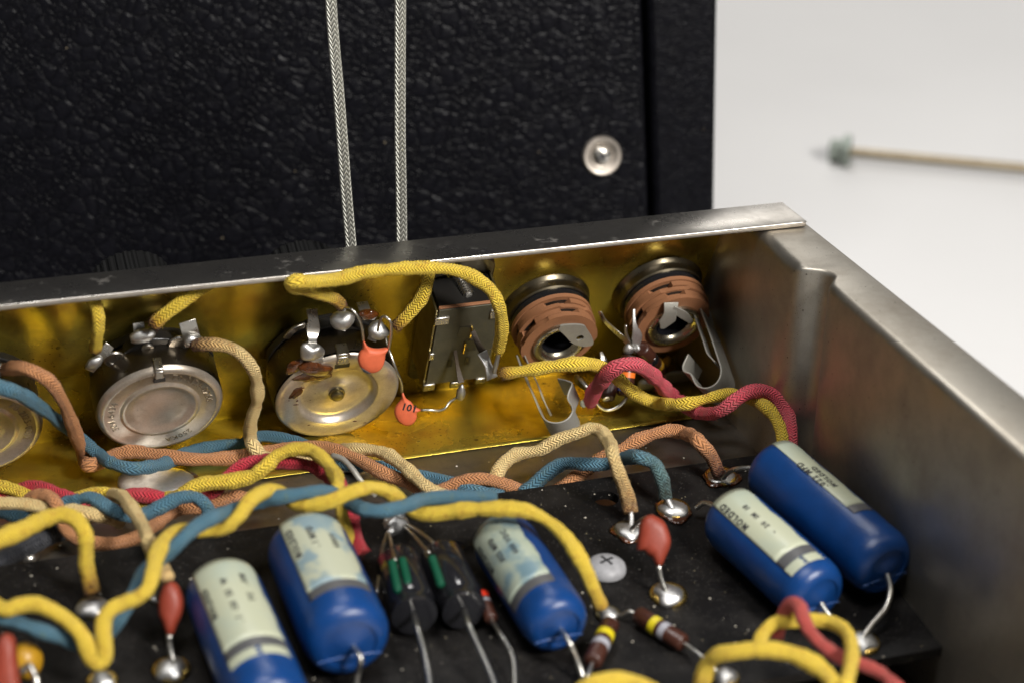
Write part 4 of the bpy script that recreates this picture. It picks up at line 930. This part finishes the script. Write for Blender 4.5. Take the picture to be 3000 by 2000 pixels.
def black_tube(label, a, b, r, strips, lead_pts, more):
    mf, Ls = axis_frame(a, b, BN); t = thing('black_tube_component', label, 'electronic tube', mf, 'glossy black tubes with green strips')
    mesh('glass_body', *lathe([(r*0.4, -0.02), (r*0.8, 0.04), (r, 0.18), (r, Ls-0.30), (r*0.92, Ls-0.16), (r*0.97, Ls-0.12), (r*0.95, Ls-0.03), (r*0.6, Ls+0.0)], 36), 'gloss_black', t, 50)
    for (p_, q_) in strips:
        C = catmull([at(*p_, 'b', 0.98), at(*q_, 'b', 0.90)], 0.03); mf2, l2 = axis_frame(C[0], C[-1], BN); prof = [(0.04, 0)]; z = 0.0
        while z < l2-0.06: prof += [(0.078, z+0.01), (0.078, z+0.035), (0.055, z+0.045), (0.055, z+0.06)]; z += 0.062
        prof.append((0.04, l2)); mesh('green_strip', *xf(lathe(prof, 14), mf2), 'green', t, 40, world=True)
    for P in lead_pts: lead(t, P, 0.052)
    for P in more: lead(t, P, 0.032, 'thin_lead')
    return t
black_tube('glossy black tube with two green ribbed strips, second blue capacitor on its left', RR_(1165, 1635, 0.5), RR_(1215, 1805, 0.5), 0.43, [((1148, 1645), (1166, 1732)), ((1178, 1638), (1196, 1712))],
           [[RR_(1212, 1800, 0.55), RR_(1222, 1835, 0.7), RR_(1243, 1910, 0.6), RR_(1258, 1990, 0.5), RR_(1262, 2050, 0.4)]],
           [[RR_(1135, 1560, 0.5), RR_(1120, 1610, 0.55), RR_(1115, 1660, 0.5), RR_(1105, 1735, 0.45)], [RR_(1140, 1560, 0.5), RR_(1148, 1600, 0.85), RR_(1158, 1640, 0.95)]])
black_tube('glossy black tube with one green ribbed strip, next to the middle blue capacitor', RR_(1285, 1620, 0.5), RR_(1362, 1790, 0.5), 0.42, [((1265, 1632), (1293, 1715))],
           [[RR_(1360, 1785, 0.55), RR_(1372, 1825, 0.7), RR_(1405, 1900, 0.6), RR_(1440, 1980, 0.5), RR_(1460, 2040, 0.4)]],
           [[RR_(1185, 1540, 0.45), RR_(1215, 1570, 0.7), RR_(1240, 1600, 0.8), RR_(1258, 1618, 0.85)], [RR_(1195, 1535, 0.5), RR_(1240, 1565, 0.8), RR_(1270, 1590, 0.85), RR_(1280, 1604, 0.8)], [RR_(1335, 1600, 0.3), RR_(1352, 1660, 0.75), RR_(1360, 1700, 0.85), RR_(1368, 1740, 0.85)]])
for k, (x, y, s_) in enumerate(((1142, 1532, 0.13), (1168, 1512, 0.15), (1180, 1530, 0.12), (1148, 1555, 0.11), (1160, 1535, 0.2))):
    eyelet_blob(bd, at(x, y, 'b', 0.42), BM, s_, s_*0.85, s_*0.8, 'solder_joint', seed=60+k, wob=0.2)
lead(bd, [RR_(1130, 1450, 0.5), RR_(1143, 1470, 0.6), RR_(1140, 1500, 0.5)], 0.04, 'bare_lead')
# red disc capacitors on the board
disc('red disc capacitor standing upright on the board between white screw and right-hand blue pair',
     [(1911, 1505), (1925, 1512), (1945, 1525), (1960, 1555), (1966, 1585), (1960, 1610), (1950, 1632), (1941, 1652), (1930, 1660), (1920, 1652), (1912, 1635), (1895, 1622), (1882, 1610), (1866, 1612), (1866, 1590), (1870, 1560), (1876, 1530), (1890, 1510)],
     'b', 0.75, 0.36, 'disc_red', [[RR_(1930, 1655, 0.62), RR_(1936, 1690, 0.42), RR_(1950, 1730, 0.2)], [RR_(1895, 1515, 0.75), RR_(1870, 1530, 0.45), RR_(1850, 1550, 0.2)]], nrm=VF, lr=0.05)
disc('red disc capacitor standing left of the lowest blue capacitor',
     [(500, 1700), (518, 1708), (532, 1735), (537, 1770), (530, 1805), (518, 1830), (508, 1855), (496, 1862), (486, 1850), (478, 1825), (466, 1800), (463, 1770), (466, 1740), (480, 1710)],
     'b', 0.85, 0.40, 'disc_red', [[RR_(496, 1858, 0.7), RR_(498, 1890, 0.5), RR_(508, 1940, 0.25)], [RR_(498, 1705, 0.85), RR_(470, 1720, 0.5), RR_(462, 1750, 0.15)]], nrm=VF, lr=0.05)
disc('red disc capacitor at the bottom left edge, seen on its narrow side',
     [(20, 1852), (38, 1860), (46, 1885), (50, 1930), (56, 1980), (56, 2060), (-10, 2060), (-16, 1960), (-6, 1880), (4, 1858)],
     'b', 1.3, 0.4, 'disc_red', [], nrm=VF)
t = thing('ochre_capacitor', 'small ochre block component at the bottom left behind the red disc', 'capacitor', frame(RR_(75, 1935, 0.3), *BM))
mesh('body', *blob(0.28, 0.30, 0.34, 18, 0.05, 5), 'ochre', t, True); lead(t, [RR_(60, 1970, 0.9), RR_(85, 1950, 1.0), RR_(105, 1985, 0.9), RR_(106, 2030, 0.7)], 0.065)
# ================================================================== WIRES
R = 0.134
G = 'cloth covered hook-up wires'
wire('cloth_wire', P3('w', (12, 1082, 0.85), (45, 1078, 1.2), (85, 1082, 1.5), (137, 1110, 1.7))+P3('w', (178, 1164, 1.8), (211, 1239, 1.7), (232, 1301, 1.5), (246, 1343, 1.3))+
     P3('f', (262, 1360, 0.55), (295, 1352, 0.45), (330, 1334, 0.45), (388, 1322, 0.5), (469, 1333, 0.5), (580, 1345, 0.48), (670, 1340, 0.40), (723, 1333, 0.36), (790, 1320, 0.34), (857, 1310, 0.40), (946, 1309, 0.48), (991, 1320, 0.5), (1058, 1349, 0.5), (1125, 1386, 0.5), (1187, 1409, 0.45), (1241, 1434, 0.40), (1290, 1436, 0.25), (1345, 1412, 0.4), (1402, 1400, 0.5), (1469, 1414, 0.35), (1525, 1434, 0.1)),
     'brown_c', R, 'longest light brown cloth wire, running along the foot of the brass wall', 'wire', None, (0.5, 0), 0.3)
wire('cloth_wire', P3('w', (-30, 1122, 1.9), (0, 1133, 1.95), (41, 1145, 1.95), (104, 1181, 1.8), (158, 1222, 1.6), (205, 1262, 1.45), (249, 1295, 1.4))+P3('f', (290, 1330, 0.62), (330, 1356, 0.72), (388, 1371, 0.72), (446, 1364, 0.60), (504, 1347, 0.4), (560, 1322, 0.25), (625, 1308, 0.25), (714, 1296, 0.25), (762, 1278, 0.30), (824, 1282, 0.30), (874, 1295, 0.26), (930, 1322, 0.22), (1013, 1356, 0.22), (1100, 1364, 0.22), (1187, 1387, 0.22), (1268, 1400, 0.28), (1335, 1418, 0.32), (1400, 1440, 0.30), (1470, 1452, 0.12)),
     'blue_c', R, 'long blue cloth wire weaving under and over the brown wire along the brass wall', 'wire')
wire('cloth_wire', P3('w', (572, 1010, 0.95), (600, 1008, 1.1), (640, 1010, 1.2), (680, 1021, 1.3), (710, 1040, 1.4), (738, 1078, 1.5), (753, 1130, 1.5), (750, 1185, 1.5), (734, 1235, 1.5), (733, 1278, 1.5))+P3('f', (743, 1306, 0.8), (766, 1334, 0.62), (815, 1343, 0.5), (866, 1345, 0.35), (929, 1340, 0.24), (975, 1322, 0.24)),
     'cream_c', R, 'cream cloth wire dropping in an S from the right lug of the stamped potentiometer', 'wire', None, (0.95, 0), 1.0)
wire('cloth_wire', P3('f', (1000, 1320, 0.25), (1031, 1315, 0.55), (1089, 1318, 0.68), (1134, 1331, 0.75), (1179, 1362, 0.78), (1214, 1394, 0.75), (1250, 1425, 0.7), (1290, 1446, 0.6), (1340, 1462, 0.3)),
     'cream_c', R, 'cream cloth wire sloping over the brown wire to the end of the blue twist', 'wire')
wire('cloth_wire', P3('f', (1425, 1436, 0.15), (1446, 1403, 0.35), (1473, 1360, 0.5), (1513, 1330, 0.6), (1580, 1318, 0.7), (1627, 1292, 0.9), (1689, 1268, 1.1), (1730, 1254, 1.2), (1759, 1262, 1.2), (1780, 1290, 1.2))+P3('b', (1797, 1334, 1.35), (1812, 1380, 1.1), (1828, 1425, 0.75), (1842, 1470, 0.42), (1848, 1500, 0.28)),
     'cream_c', 0.135, 'cream cloth wire arching over to the soldered eyelet left of the upright red disc', 'wire', None, (0, 0.8), 1.3)
wire('cloth_wire', P3('f', (1600, 1445, 0.05), (1640, 1428, 0.1), (1670, 1409, 0.2), (1723, 1369, 0.32), (1770, 1338, 0.45), (1812, 1320, 0.55), (1866, 1290, 0.7), (1932, 1265, 0.8), (1970, 1259, 0.8), (2011, 1269, 0.8))+P3('b', (2050, 1296, 0.95), (2080, 1330, 0.65), (2096, 1360, 0.42), (2106, 1386, 0.22)),
     'brown_c', 0.135, 'light brown cloth wire curving to the flux-covered eyelet at the far corner of the board', 'wire', None, (0, 1.0), 1.0)
wire('cloth_wire', P3('f', (1530, 1446, 0.1), (1560, 1425, 0.25), (1600, 1388, 0.45), (1647, 1358, 0.6), (1714, 1358, 0.7), (1775, 1358, 0.72), (1821, 1343, 0.75))+P3('b', (1879, 1340, 0.9), (1915, 1356, 0.8), (1935, 1390, 0.65), (1945, 1425, 0.45), (1950, 1460, 0.25)),
     'blue_c', 0.145, 'blue cloth wire with greenish stain ending at the soldered eyelet behind the red disc', 'wire', None, (0, 0.9), 1.3)
yr = P3('w', (1471, 1094, 2.2), (1523, 1087, 2.35), (1606, 1075, 2.5), (1689, 1066, 2.6), (1751, 1071, 2.55), (1790, 1093, 2.45), (1822, 1118, 2.4), (1850, 1145, 2.45), (1885, 1166, 2.5), (1920, 1178, 2.6))+P3('f', (1965, 1184, 0.95), (2011, 1182, 1.10), (2073, 1166, 1.22), (2135, 1155, 1.30), (2197, 1166, 1.42), (2245, 1192, 1.45), (2274, 1228, 1.35), (2290, 1275, 1.15), (2296, 1340, 0.85))
wire('cloth_wire', yr, 'yellow', R, 'yellow cloth wire with browned cut end, twisted with faded red wire before the jacks', 'wire', None, (0.9, 0), 0.35, frayed=(0,), hair=22)
rr_ = P3('w', (1728, 1176, 2.3), (1738, 1152, 2.4), (1758, 1122, 2.6), (1785, 1090, 2.8), (1820, 1069, 2.9), (1858, 1067, 2.9), (1895, 1084, 2.8), (1932, 1119, 2.6), (1961, 1152, 2.45), (1980, 1168, 2.35))+P3('f', (2004, 1184, 0.75), (2035, 1203, 0.85), (2073, 1211, 1.05), (2115, 1200, 1.35), (2156, 1170, 1.60), (2197, 1147, 1.70), (2239, 1147, 1.65), (2278, 1168, 1.5), (2301, 1206, 1.3), (2313, 1250, 1.15), (2317, 1340, 0.8))
rw = wire('cloth_wire', rr_, 'pink_c', 0.155, 'faded red cloth wire with a frayed end, looping over the yellow wire before the jacks', 'wire', None, (0.15, 0), 0.4, frayed=(0,), hair=45)
mesh('pale_core', *xf(blob(0.08, 0.08, 0.09, 12, 0.05, 3), frame(at(1709, 1182, 'w', 2.3), *WM)), 'pale_core', rw, True, world=True)
yt = P3('w', (1000, 896, 0.95), (985, 880, 1.0), (949, 864, 1.05), (899, 850, 1.2), (862, 842, 1.4), (850, 832, 1.55), (866, 824, 1.65), (907, 826, 1.6), (990, 818, 1.4), (1073, 797, 1.3), (1156, 789, 1.3), (1239, 785, 1.3), (1301, 787, 1.35), (1363, 800, 1.4), (1405, 822, 1.5), (1438, 850, 1.65), (1457, 885, 1.8), (1468, 928, 1.85), (1469, 982, 1.85), (1462, 1024, 1.8))
wire('cloth_wire', yt, 'yellow', R, 'yellow cloth wire folding back under the rail and arching over the switch screw', 'wire', None, (0.95, 0.1), 0.7, frayed=(1,))
wire('cloth_wire', P3('w', (1160, 956, 1.15), (1180, 938, 1.15), (1200, 916, 1.1), (1231, 878, 1.0), (1248, 840, 0.9), (1257, 805, 0.8), (1258, 780, 0.7)), 'yellow', R, 'short yellow cloth wire rising from the right solder joint of the dished potentiometer', 'wire', None, (1.0, 0), 0.35, frayed=(0,))
wire('cloth_wire', P3('w', (280, 1022, 0.9), (284, 990, 1.0), (289, 955, 1.0), (288, 925, 0.9), (281, 898, 0.75), (268, 878, 0.6)), 'yellow', 0.13, 'yellow cloth wire standing on the left lug of the stamped potentiometer', 'wire', None, (0.9, 0), 0.25)
wire('cloth_wire', P3('w', (450, 950, 1.0), (475, 926, 1.0), (510, 900, 0.95), (545, 875, 0.85), (590, 845, 0.7), (630, 820, 0.6)), 'yellow', 0.135, 'yellow cloth wire slanting up to the rail from the middle lug of the stamped potentiometer', 'wire', None, (1.0, 0), 0.35, frayed=(0,))
wire('stripped_wire_end', P3('w', (1448, 1088, 1.85), (1455, 1060, 1.85), (1462, 1030, 1.8)), 'solder', 0.05, 'tinned strands joining the arching yellow wire to the switch lug', 'wire', None, hair=0)
bpy.context.view_layer.update()
for (P, rr_2, lb_) in (([RR_(1847, 1494, 0.32), RR_(1850, 1520, 0.22), RR_(1846, 1550, 0.12)], 0.055, 'bare tinned strands between the cream arched wire and its eyelet'),
              ([RR_(1951, 1452, 0.3), RR_(1962, 1475, 0.22), RR_(1970, 1492, 0.15)], 0.07, 'bare tinned strands between the greenish blue wire and its eyelet')):
    V, Fc, UV, A, C = tube(P, rr_2, 10, 0.05); tag(mesh('bare_wire_end', V, Fc, 'solder', None, True), lb_, 'wire')
# black cable lower left, on the floor
wire('black_cable', P3('f', (-40, 1664, 0.3), (0, 1645, 0.3), (67, 1608, 0.3), (125, 1579, 0.28), (179, 1552, 0.25), (215, 1530, 0.2), (250, 1505, 0.15)), 'black_c', 0.175, 'thick black cloth cable on the chassis floor at the left edge', 'cable', None, hair=6)
# left bundle
wire('cloth_wire', P3('f', (-30, 1412, 0.5), (0, 1421, 0.5), (45, 1434, 0.45), (89, 1454, 0.35), (160, 1470, 0.3), (225, 1458, 0.45), (286, 1440, 0.6), (330, 1450, 0.55), (380, 1470, 0.4), (430, 1476, 0.35), (480, 1460, 0.5), (536, 1444, 0.8), (589, 1418, 1.0), (679, 1407, 1.1), (735, 1395, 1.2), (777, 1365, 1.4), (813, 1333, 1.55), (857, 1317, 1.65), (911, 1319, 1.7), (951, 1346, 1.7), (978, 1383, 1.65))+P3('b', (991, 1428, 1.6), (998, 1479, 1.35), (1006, 1525, 1.0), (1020, 1580, 0.5), (1026, 1620, 0.2)),
     'yellow', R, 'yellow cloth wire twisted with the crimson one, arching down beside the second blue capacitor', 'wire')
wire('cloth_wire', P3('f', (-30, 1452, 0.25), (0, 1450, 0.25), (40, 1440, 0.3), (85, 1429, 0.42), (134, 1432, 0.5), (179, 1448, 0.5), (232, 1466, 0.45), (290, 1478, 0.25), (340, 1462, 0.4), (379, 1449, 0.55), (424, 1450, 0.6), (482, 1459, 0.55), (545, 1466, 0.4), (600, 1450, 0.55), (640, 1425, 0.8), (679, 1387, 1.0), (723, 1361, 1.15), (790, 1350, 1.25), (857, 1355, 1.3), (924, 1369, 1.3), (966, 1395, 1.25))+P3('b', (1003, 1425, 1.2), (1022, 1488, 0.95), (1036, 1535, 0.75), (1046, 1580, 0.5), (1060, 1615, 0.35)),
     'red_c', 0.135, 'crimson cloth wire arching beside a yellow one and ending loose on the board', 'wire', None, (0, 0.2), 0.4, frayed=(1,))
wire('cloth_wire', P3('f', (-30, 1494, 0.5), (0, 1498, 0.5), (54, 1507, 0.5), (116, 1514, 0.5), (160, 1500, 0.5), (188, 1478, 0.7), (223, 1463, 0.9), (263, 1457, 1.0), (313, 1483, 0.95), (357, 1507, 0.85), (395, 1512, 0.8), (429, 1502, 0.8), (469, 1484, 0.9), (527, 1458, 1.0), (570, 1456, 1.0), (600, 1476, 0.9), (614, 1505, 0.7), (618, 1535, 0.4)),
     'blue_c', R, 'blue cloth wire waving through the bundle at the left and bending down before the board', 'wire')
wire('cloth_wire', P3('f', (-30, 1470, 1.0), (0, 1472, 1.0), (67, 1474, 1.0), (125, 1485, 0.95), (172, 1500, 0.9), (214, 1494, 0.85), (268, 1504, 0.8), (316, 1514, 0.7), (350, 1530, 0.4)),
     'cream_c', 0.132, 'cream cloth wire lying on top of the bundle at the left edge', 'wire')
wire('cloth_wire', P3('f', (330, 1448, 0.6), (362, 1457, 1.1), (388, 1492, 1.3), (415, 1537, 1.35))+P3('b', (437, 1586, 1.3), (455, 1625, 1.05), (474, 1660, 0.9), (490, 1690, 0.9)),
     'cream_c', 0.132, 'cream cloth wire falling steeply to the red disc capacitor at the left', 'wire', None, (0, 0.3), 0.5)
wire('cloth_wire', P3('f', (80, 1470, 0.75), (110, 1454, 1.0), (147, 1455, 1.15), (167, 1478, 1.1), (178, 1510, 0.9), (192, 1540, 0.7), (215, 1566, 0.55), (250, 1584, 0.5), (300, 1592, 0.45), (350, 1588, 0.4), (402, 1570, 0.38), (455, 1535, 0.35), (513, 1497, 0.35), (580, 1480, 0.4), (647, 1464, 0.45), (700, 1455, 0.45), (760, 1465, 0.25)),
     'brown_c', 0.135, 'rusty brown cloth wire looping below the bundle along the back edge of the board', 'wire')
wire('cloth_wire', P3('b', (-40, 1592, 1.6), (0, 1577, 1.6), (67, 1550, 1.6), (125, 1520, 1.6), (180, 1506, 1.6), (222, 1522, 1.55), (248, 1562, 1.4), (252, 1612, 1.1), (254, 1657, 0.8), (264, 1700, 0.5), (272, 1740, 0.3)),
     'yellow', 0.143, 'yellow cloth wire bowing over the black cable down to a solder joint at the left', 'wire', None, (0, 0.9), 0.7)
# foreground twist: yellow with blue
wire('cloth_wire', P3('b', (-40, 1760, 1.3), (0, 1778, 1.4), (22, 1783, 1.45), (56, 1772, 1.5), (100, 1768, 1.5), (145, 1784, 1.45), (190, 1811, 1.35), (225, 1842, 1.25), (248, 1875, 1.1), (262, 1908, 0.95), (275, 1934, 0.85), (290, 1940, 0.85), (303, 1926, 0.9), (307, 1896, 1.05), (303, 1851, 1.25), (307, 1811, 1.4), (326, 1783, 1.5), (360, 1765, 1.5), (402, 1750, 1.55), (432, 1726, 1.65), (447, 1679, 1.75), (460, 1622, 1.75), (487, 1577, 1.7), (536, 1553, 1.55), (603, 1553, 1.45), (656, 1548, 1.5), (697, 1513, 1.7), (735, 1463, 1.85), (786, 1436, 1.8), (830, 1446, 1.6), (860, 1474, 1.5), (902, 1480, 1.55), (969, 1466, 1.75), (1036, 1437, 1.9), (1089, 1425, 1.85), (1138, 1440, 1.65), (1179, 1468, 1.35), (1223, 1499, 1.2), (1268, 1504, 1.25), (1335, 1495, 1.4), (1424, 1489, 1.6), (1491, 1489, 1.7), (1549, 1497, 1.7), (1616, 1533, 1.55), (1670, 1590, 1.4), (1710, 1657, 1.15), (1741, 1727, 0.75), (1762, 1775, 0.4)),
     'yellow', 0.136, 'long front yellow cloth wire, V-shaped kink at left, then twisted with blue', 'wire', None, (0, 0.5), 0.6, hair=6)
wire('cloth_wire', P3('b', (-40, 1795, 1.25), (0, 1807, 1.2), (45, 1820, 1.15), (89, 1836, 1.1), (134, 1851, 1.05), (179, 1864, 0.95), (215, 1880, 0.85), (270, 1885, 0.8), (325, 1842, 0.95), (346, 1813, 1.15), (370, 1778, 1.3), (395, 1728, 1.35), (424, 1679, 1.35), (455, 1645, 1.4), (491, 1618, 1.55), (527, 1583, 1.75), (571, 1545, 1.85), (625, 1514, 1.85), (690, 1490, 1.55), (750, 1470, 1.5), (835, 1452, 1.75), (902, 1440, 1.8), (969, 1442, 1.6), (1010, 1460, 1.45), (1045, 1482, 1.5), (1080, 1493, 1.6), (1125, 1494, 1.65), (1192, 1479, 1.6), (1232, 1463, 1.5), (1312, 1455, 1.35), (1379, 1453, 1.2), (1446, 1455, 1.0)),
     'blue_c', 0.130, 'long front blue cloth wire twisted round the yellow one, ending cut mid-photo', 'wire', None, (0, 0.15), 0.5, hair=6)
# bottom right loops
wire('cloth_wire', P3('b', (2225, 1915, 0.9), (2228, 1875, 1.0), (2243, 1845, 1.1), (2273, 1822, 1.2), (2317, 1814, 1.2), (2375, 1814, 1.15), (2426, 1818, 1.2), (2467, 1838, 1.3), (2490, 1868, 1.4), (2496, 1908, 1.5), (2490, 1955, 1.6), (2478, 2010, 1.7)), 'yellow', 0.13, 'yellow cloth wire forming the upright loop at the bottom right', 'wire', None, hair=5)
wire('cloth_wire', P3('b', (2055, 2010, 0.5), (2060, 1985, 0.7), (2072, 1945, 1.0), (2103, 1918, 1.3), (2154, 1908, 1.5), (2222, 1900, 1.65), (2290, 1908, 1.7), (2358, 1930, 1.7), (2409, 1962, 1.65), (2450, 2010, 1.6)), 'yellow', 0.135, 'yellow cloth wire arching low across the bottom right in front of the loop', 'wire', None, (0.4, 0), 0.6, hair=5)
wire('cloth_wire', P3('b', (2275, 1870, 0.9), (2285, 1828, 1.1), (2302, 1784, 1.4), (2322, 1766, 1.6), (2342, 1778, 1.65), (2356, 1812, 1.6), (2378, 1852, 1.45), (2412, 1890, 1.3), (2455, 1920, 1.2), (2528, 1946, 1.15), (2580, 1970, 1.15), (2630, 2015, 1.15)), 'coral_c', 0.125, 'coral red cloth wire bent sharply beside the yellow loop at the bottom right', 'wire', None, hair=5)
wire('cloth_wire', P3('b', (1700, 2025, 1.4), (1740, 2004, 1.5), (1800, 1992, 1.55), (1860, 2000, 1.5), (1920, 2030, 1.4)), 'yellow', 0.135, 'yellow cloth wire just showing at the bottom edge near the middle', 'wire', None, hair=3)
# grey stranded ground wire and its joint by the brass edge
wire('ground_wire', P3('f', (975, 1335, 0.7), (1005, 1345, 0.75), (1033, 1372, 0.7), (1052, 1398, 0.6), (1075, 1425, 0.4), (1100, 1450, 0.2)), 'spring', 0.055, 'thin grey stranded ground wire by the edge of the brass sheet', 'wire', None, hair=0)
# ================================================================== BRAIDED CABLES behind the rail
def cable(pp, label):
    P = [hit(x, y, np.array([0, 1.0, 0.0]), np.array([0, yy, 0])) for x, y, yy in pp]
    V, Fc, UV, A, C = tube(P, 0.155, 20, 0.06, True, flat=0.75); o = mesh('braided_cable', V, Fc, 'braid', None, True, UV, A); tag(o, label, 'cable', 'braided cables hanging behind the rail')
cable([(972, -80, 4.6), (970, 0, 4.4), (978, 120, 4.2), (990, 250, 4.0), (1002, 400, 3.8), (1014, 560, 3.6), (1028, 720, 3.4), (1034, 800, 3.3)], 'braided silver cable bending slightly to the left, hanging behind the rail')
cable([(1172, -80, 4.6), (1173, 0, 4.5), (1172, 200, 4.2), (1172, 400, 4.0), (1175, 560, 3.8), (1177, 760, 3.5)], 'straight braided silver cable hanging right of the bent one')
# ================================================================== KNOBS
for (x, y, H, lb) in ((471, 1203, 1.3, 'black ribbed knob top showing over the rail above the stamped potentiometer'), (990, 1163, 1.35, 'black ribbed knob top showing over the rail near the bent braided cable')):
    knob(x, y, H, lb)
# ================================================================== CABINET
nc = -FW*0.955+RR*0.21-UU*0.21; nc /= np.linalg.norm(nc)
pc = CAM+ray(1763, 457)*52.5
vv_ = UU-nc*np.dot(UU, nc); vv_ /= np.linalg.norm(vv_); uu_ = np.cross(vv_, nc)
def cp(x, y): return hit(x, y, nc, pc)
cabf = frame(pc, uu_, vv_, nc); ci = np.array(cabf.inverted())
def cl(x, y): q = cp(x, y); return (ci[:3, :3]@q+ci[:3, 3])[:2]
cb = thing('speaker_cabinet', 'black leathercloth covered amplifier cabinet standing behind the chassis', 'cabinet', cabf)
x_l = cl(-900, 500)[0]; top = cl(1500, -4500)[1]; bot = cl(1500, 1250)[1]
g0 = cl(1887, 0); g1 = cl(1906, 620); e0 = cl(2106, 0); e1 = cl(2097, 620)
def xa(p, q, y): return p[0]+(q[0]-p[0])*(y-p[1])/(q[1]-p[1])
def quadprism(xl0, xl1, xr0, xr1, y0, y1, z0, z1):
    V = [(xl0, y0, z0), (xr0, y0, z0), (xr1, y1, z0), (xl1, y1, z0), (xl0, y0, z1), (xr0, y0, z1), (xr1, y1, z1), (xl1, y1, z1)]
    return V, [(3, 2, 1, 0), (4, 5, 6, 7), (0, 1, 5, 4), (1, 2, 6, 5), (2, 3, 7, 6), (3, 0, 4, 7)]
mesh('rear_panel', *quadprism(x_l, x_l, xa(g0, g1, bot)-0.05, xa(g0, g1, top)-0.05, bot, top, -1.2, 0.0), 'leather', cb, False, bevel=0.12)
mesh('side_panel', *quadprism(xa(g0, g1, bot)+0.12, xa(g0, g1, top)+0.12, xa(e0, e1, bot), xa(e0, e1, top), bot, top, -24, -0.05), 'leather_trim', cb, False, bevel=0.16)
mesh('inner_frame', *quadprism(x_l, x_l, xa(g0, g1, bot)+0.3, xa(g0, g1, top)+0.3, bot, top, -3, -1.25), 'gloss_black', cb, False)
sc0 = cl(1763, 457)
wsh = mesh('cup_washer', *xf(lathe([(0.50, -0.02), (0.49, 0.05), (0.44, 0.10), (0.36, 0.09), (0.30, 0.03), (0.28, 0.0)], 36), Matrix.Translation((sc0[0], sc0[1], 0.02))), 'cupw', cb, 50) if False else None
MT['cupw'] = metal('nickel_washer', (0.42, 0.38, 0.33), 0.5, (0.4, 0.34, 0.3), 0.3, 5, 0.05)
wsh = mesh('cup_washer', *xf(lathe([(0.51, -0.03), (0.505, 0.05), (0.46, 0.10), (0.38, 0.09), (0.31, 0.02), (0.26, 0.0)], 36), Matrix.Translation((sc0[0], sc0[1], 0.0))), 'cupw', cb, 50)
shd = mesh('screw_head', *xf(lathe([(0.24, 0.0), (0.24, 0.04), (0.21, 0.075), (0.12, 0.10), (0.01, 0.105)], 30), Matrix.Translation((sc0[0], sc0[1], 0.0))), 'bright', cb, 50)
for a in (0.4, 0.4+math.pi/2):
    mesh('cross_slot', *xf(box(-0.14, 0.14, -0.035, 0.035, 0.07, 0.112), Matrix.Translation((sc0[0], sc0[1], 0.0))@Matrix.Rotation(a, 4, 'Z')), 'ink', shd, False)
# ================================================================== ROD on the table
a = at(2488, 446, 't', 0.42); b = at(3100, 503, 't', 0.42)
mf, Ls = axis_frame(a, b, ZZ); rod = thing('metal_rod', 'brassy metal rod with a greenish nut at its end lying on the white table', 'rod', mf)
MT['rodm'] = metal('rod_metal', (0.32, 0.27, 0.19), 0.45, (0.2, 0.15, 0.09), 0.5, 2); MT['nutm'] = metal('zinc_nut', (0.30, 0.34, 0.30), 0.4, (0.14, 0.15, 0.13), 0.5, 2)
mesh('shaft', *lathe([(0.16, -0.45), (0.17, -0.4), (0.17, Ls+8), (0.13, Ls+8.1)], 18), 'rodm', rod, 40)
hexp = [(0.42*math.cos(math.radians(60*k+8)), 0.42*math.sin(math.radians(60*k+8))) for k in range(6)]
mesh('flange', *lathe([(0.54, -0.22), (0.58, -0.18), (0.58, 0.0), (0.54, 0.04)], 28), 'nutm', rod, 40)
mesh('hex_nut', *poly_prism([(x*0.95, y*0.95) for x, y in hexp], -0.66, -0.2), 'nutm', rod, False, bevel=0.04)
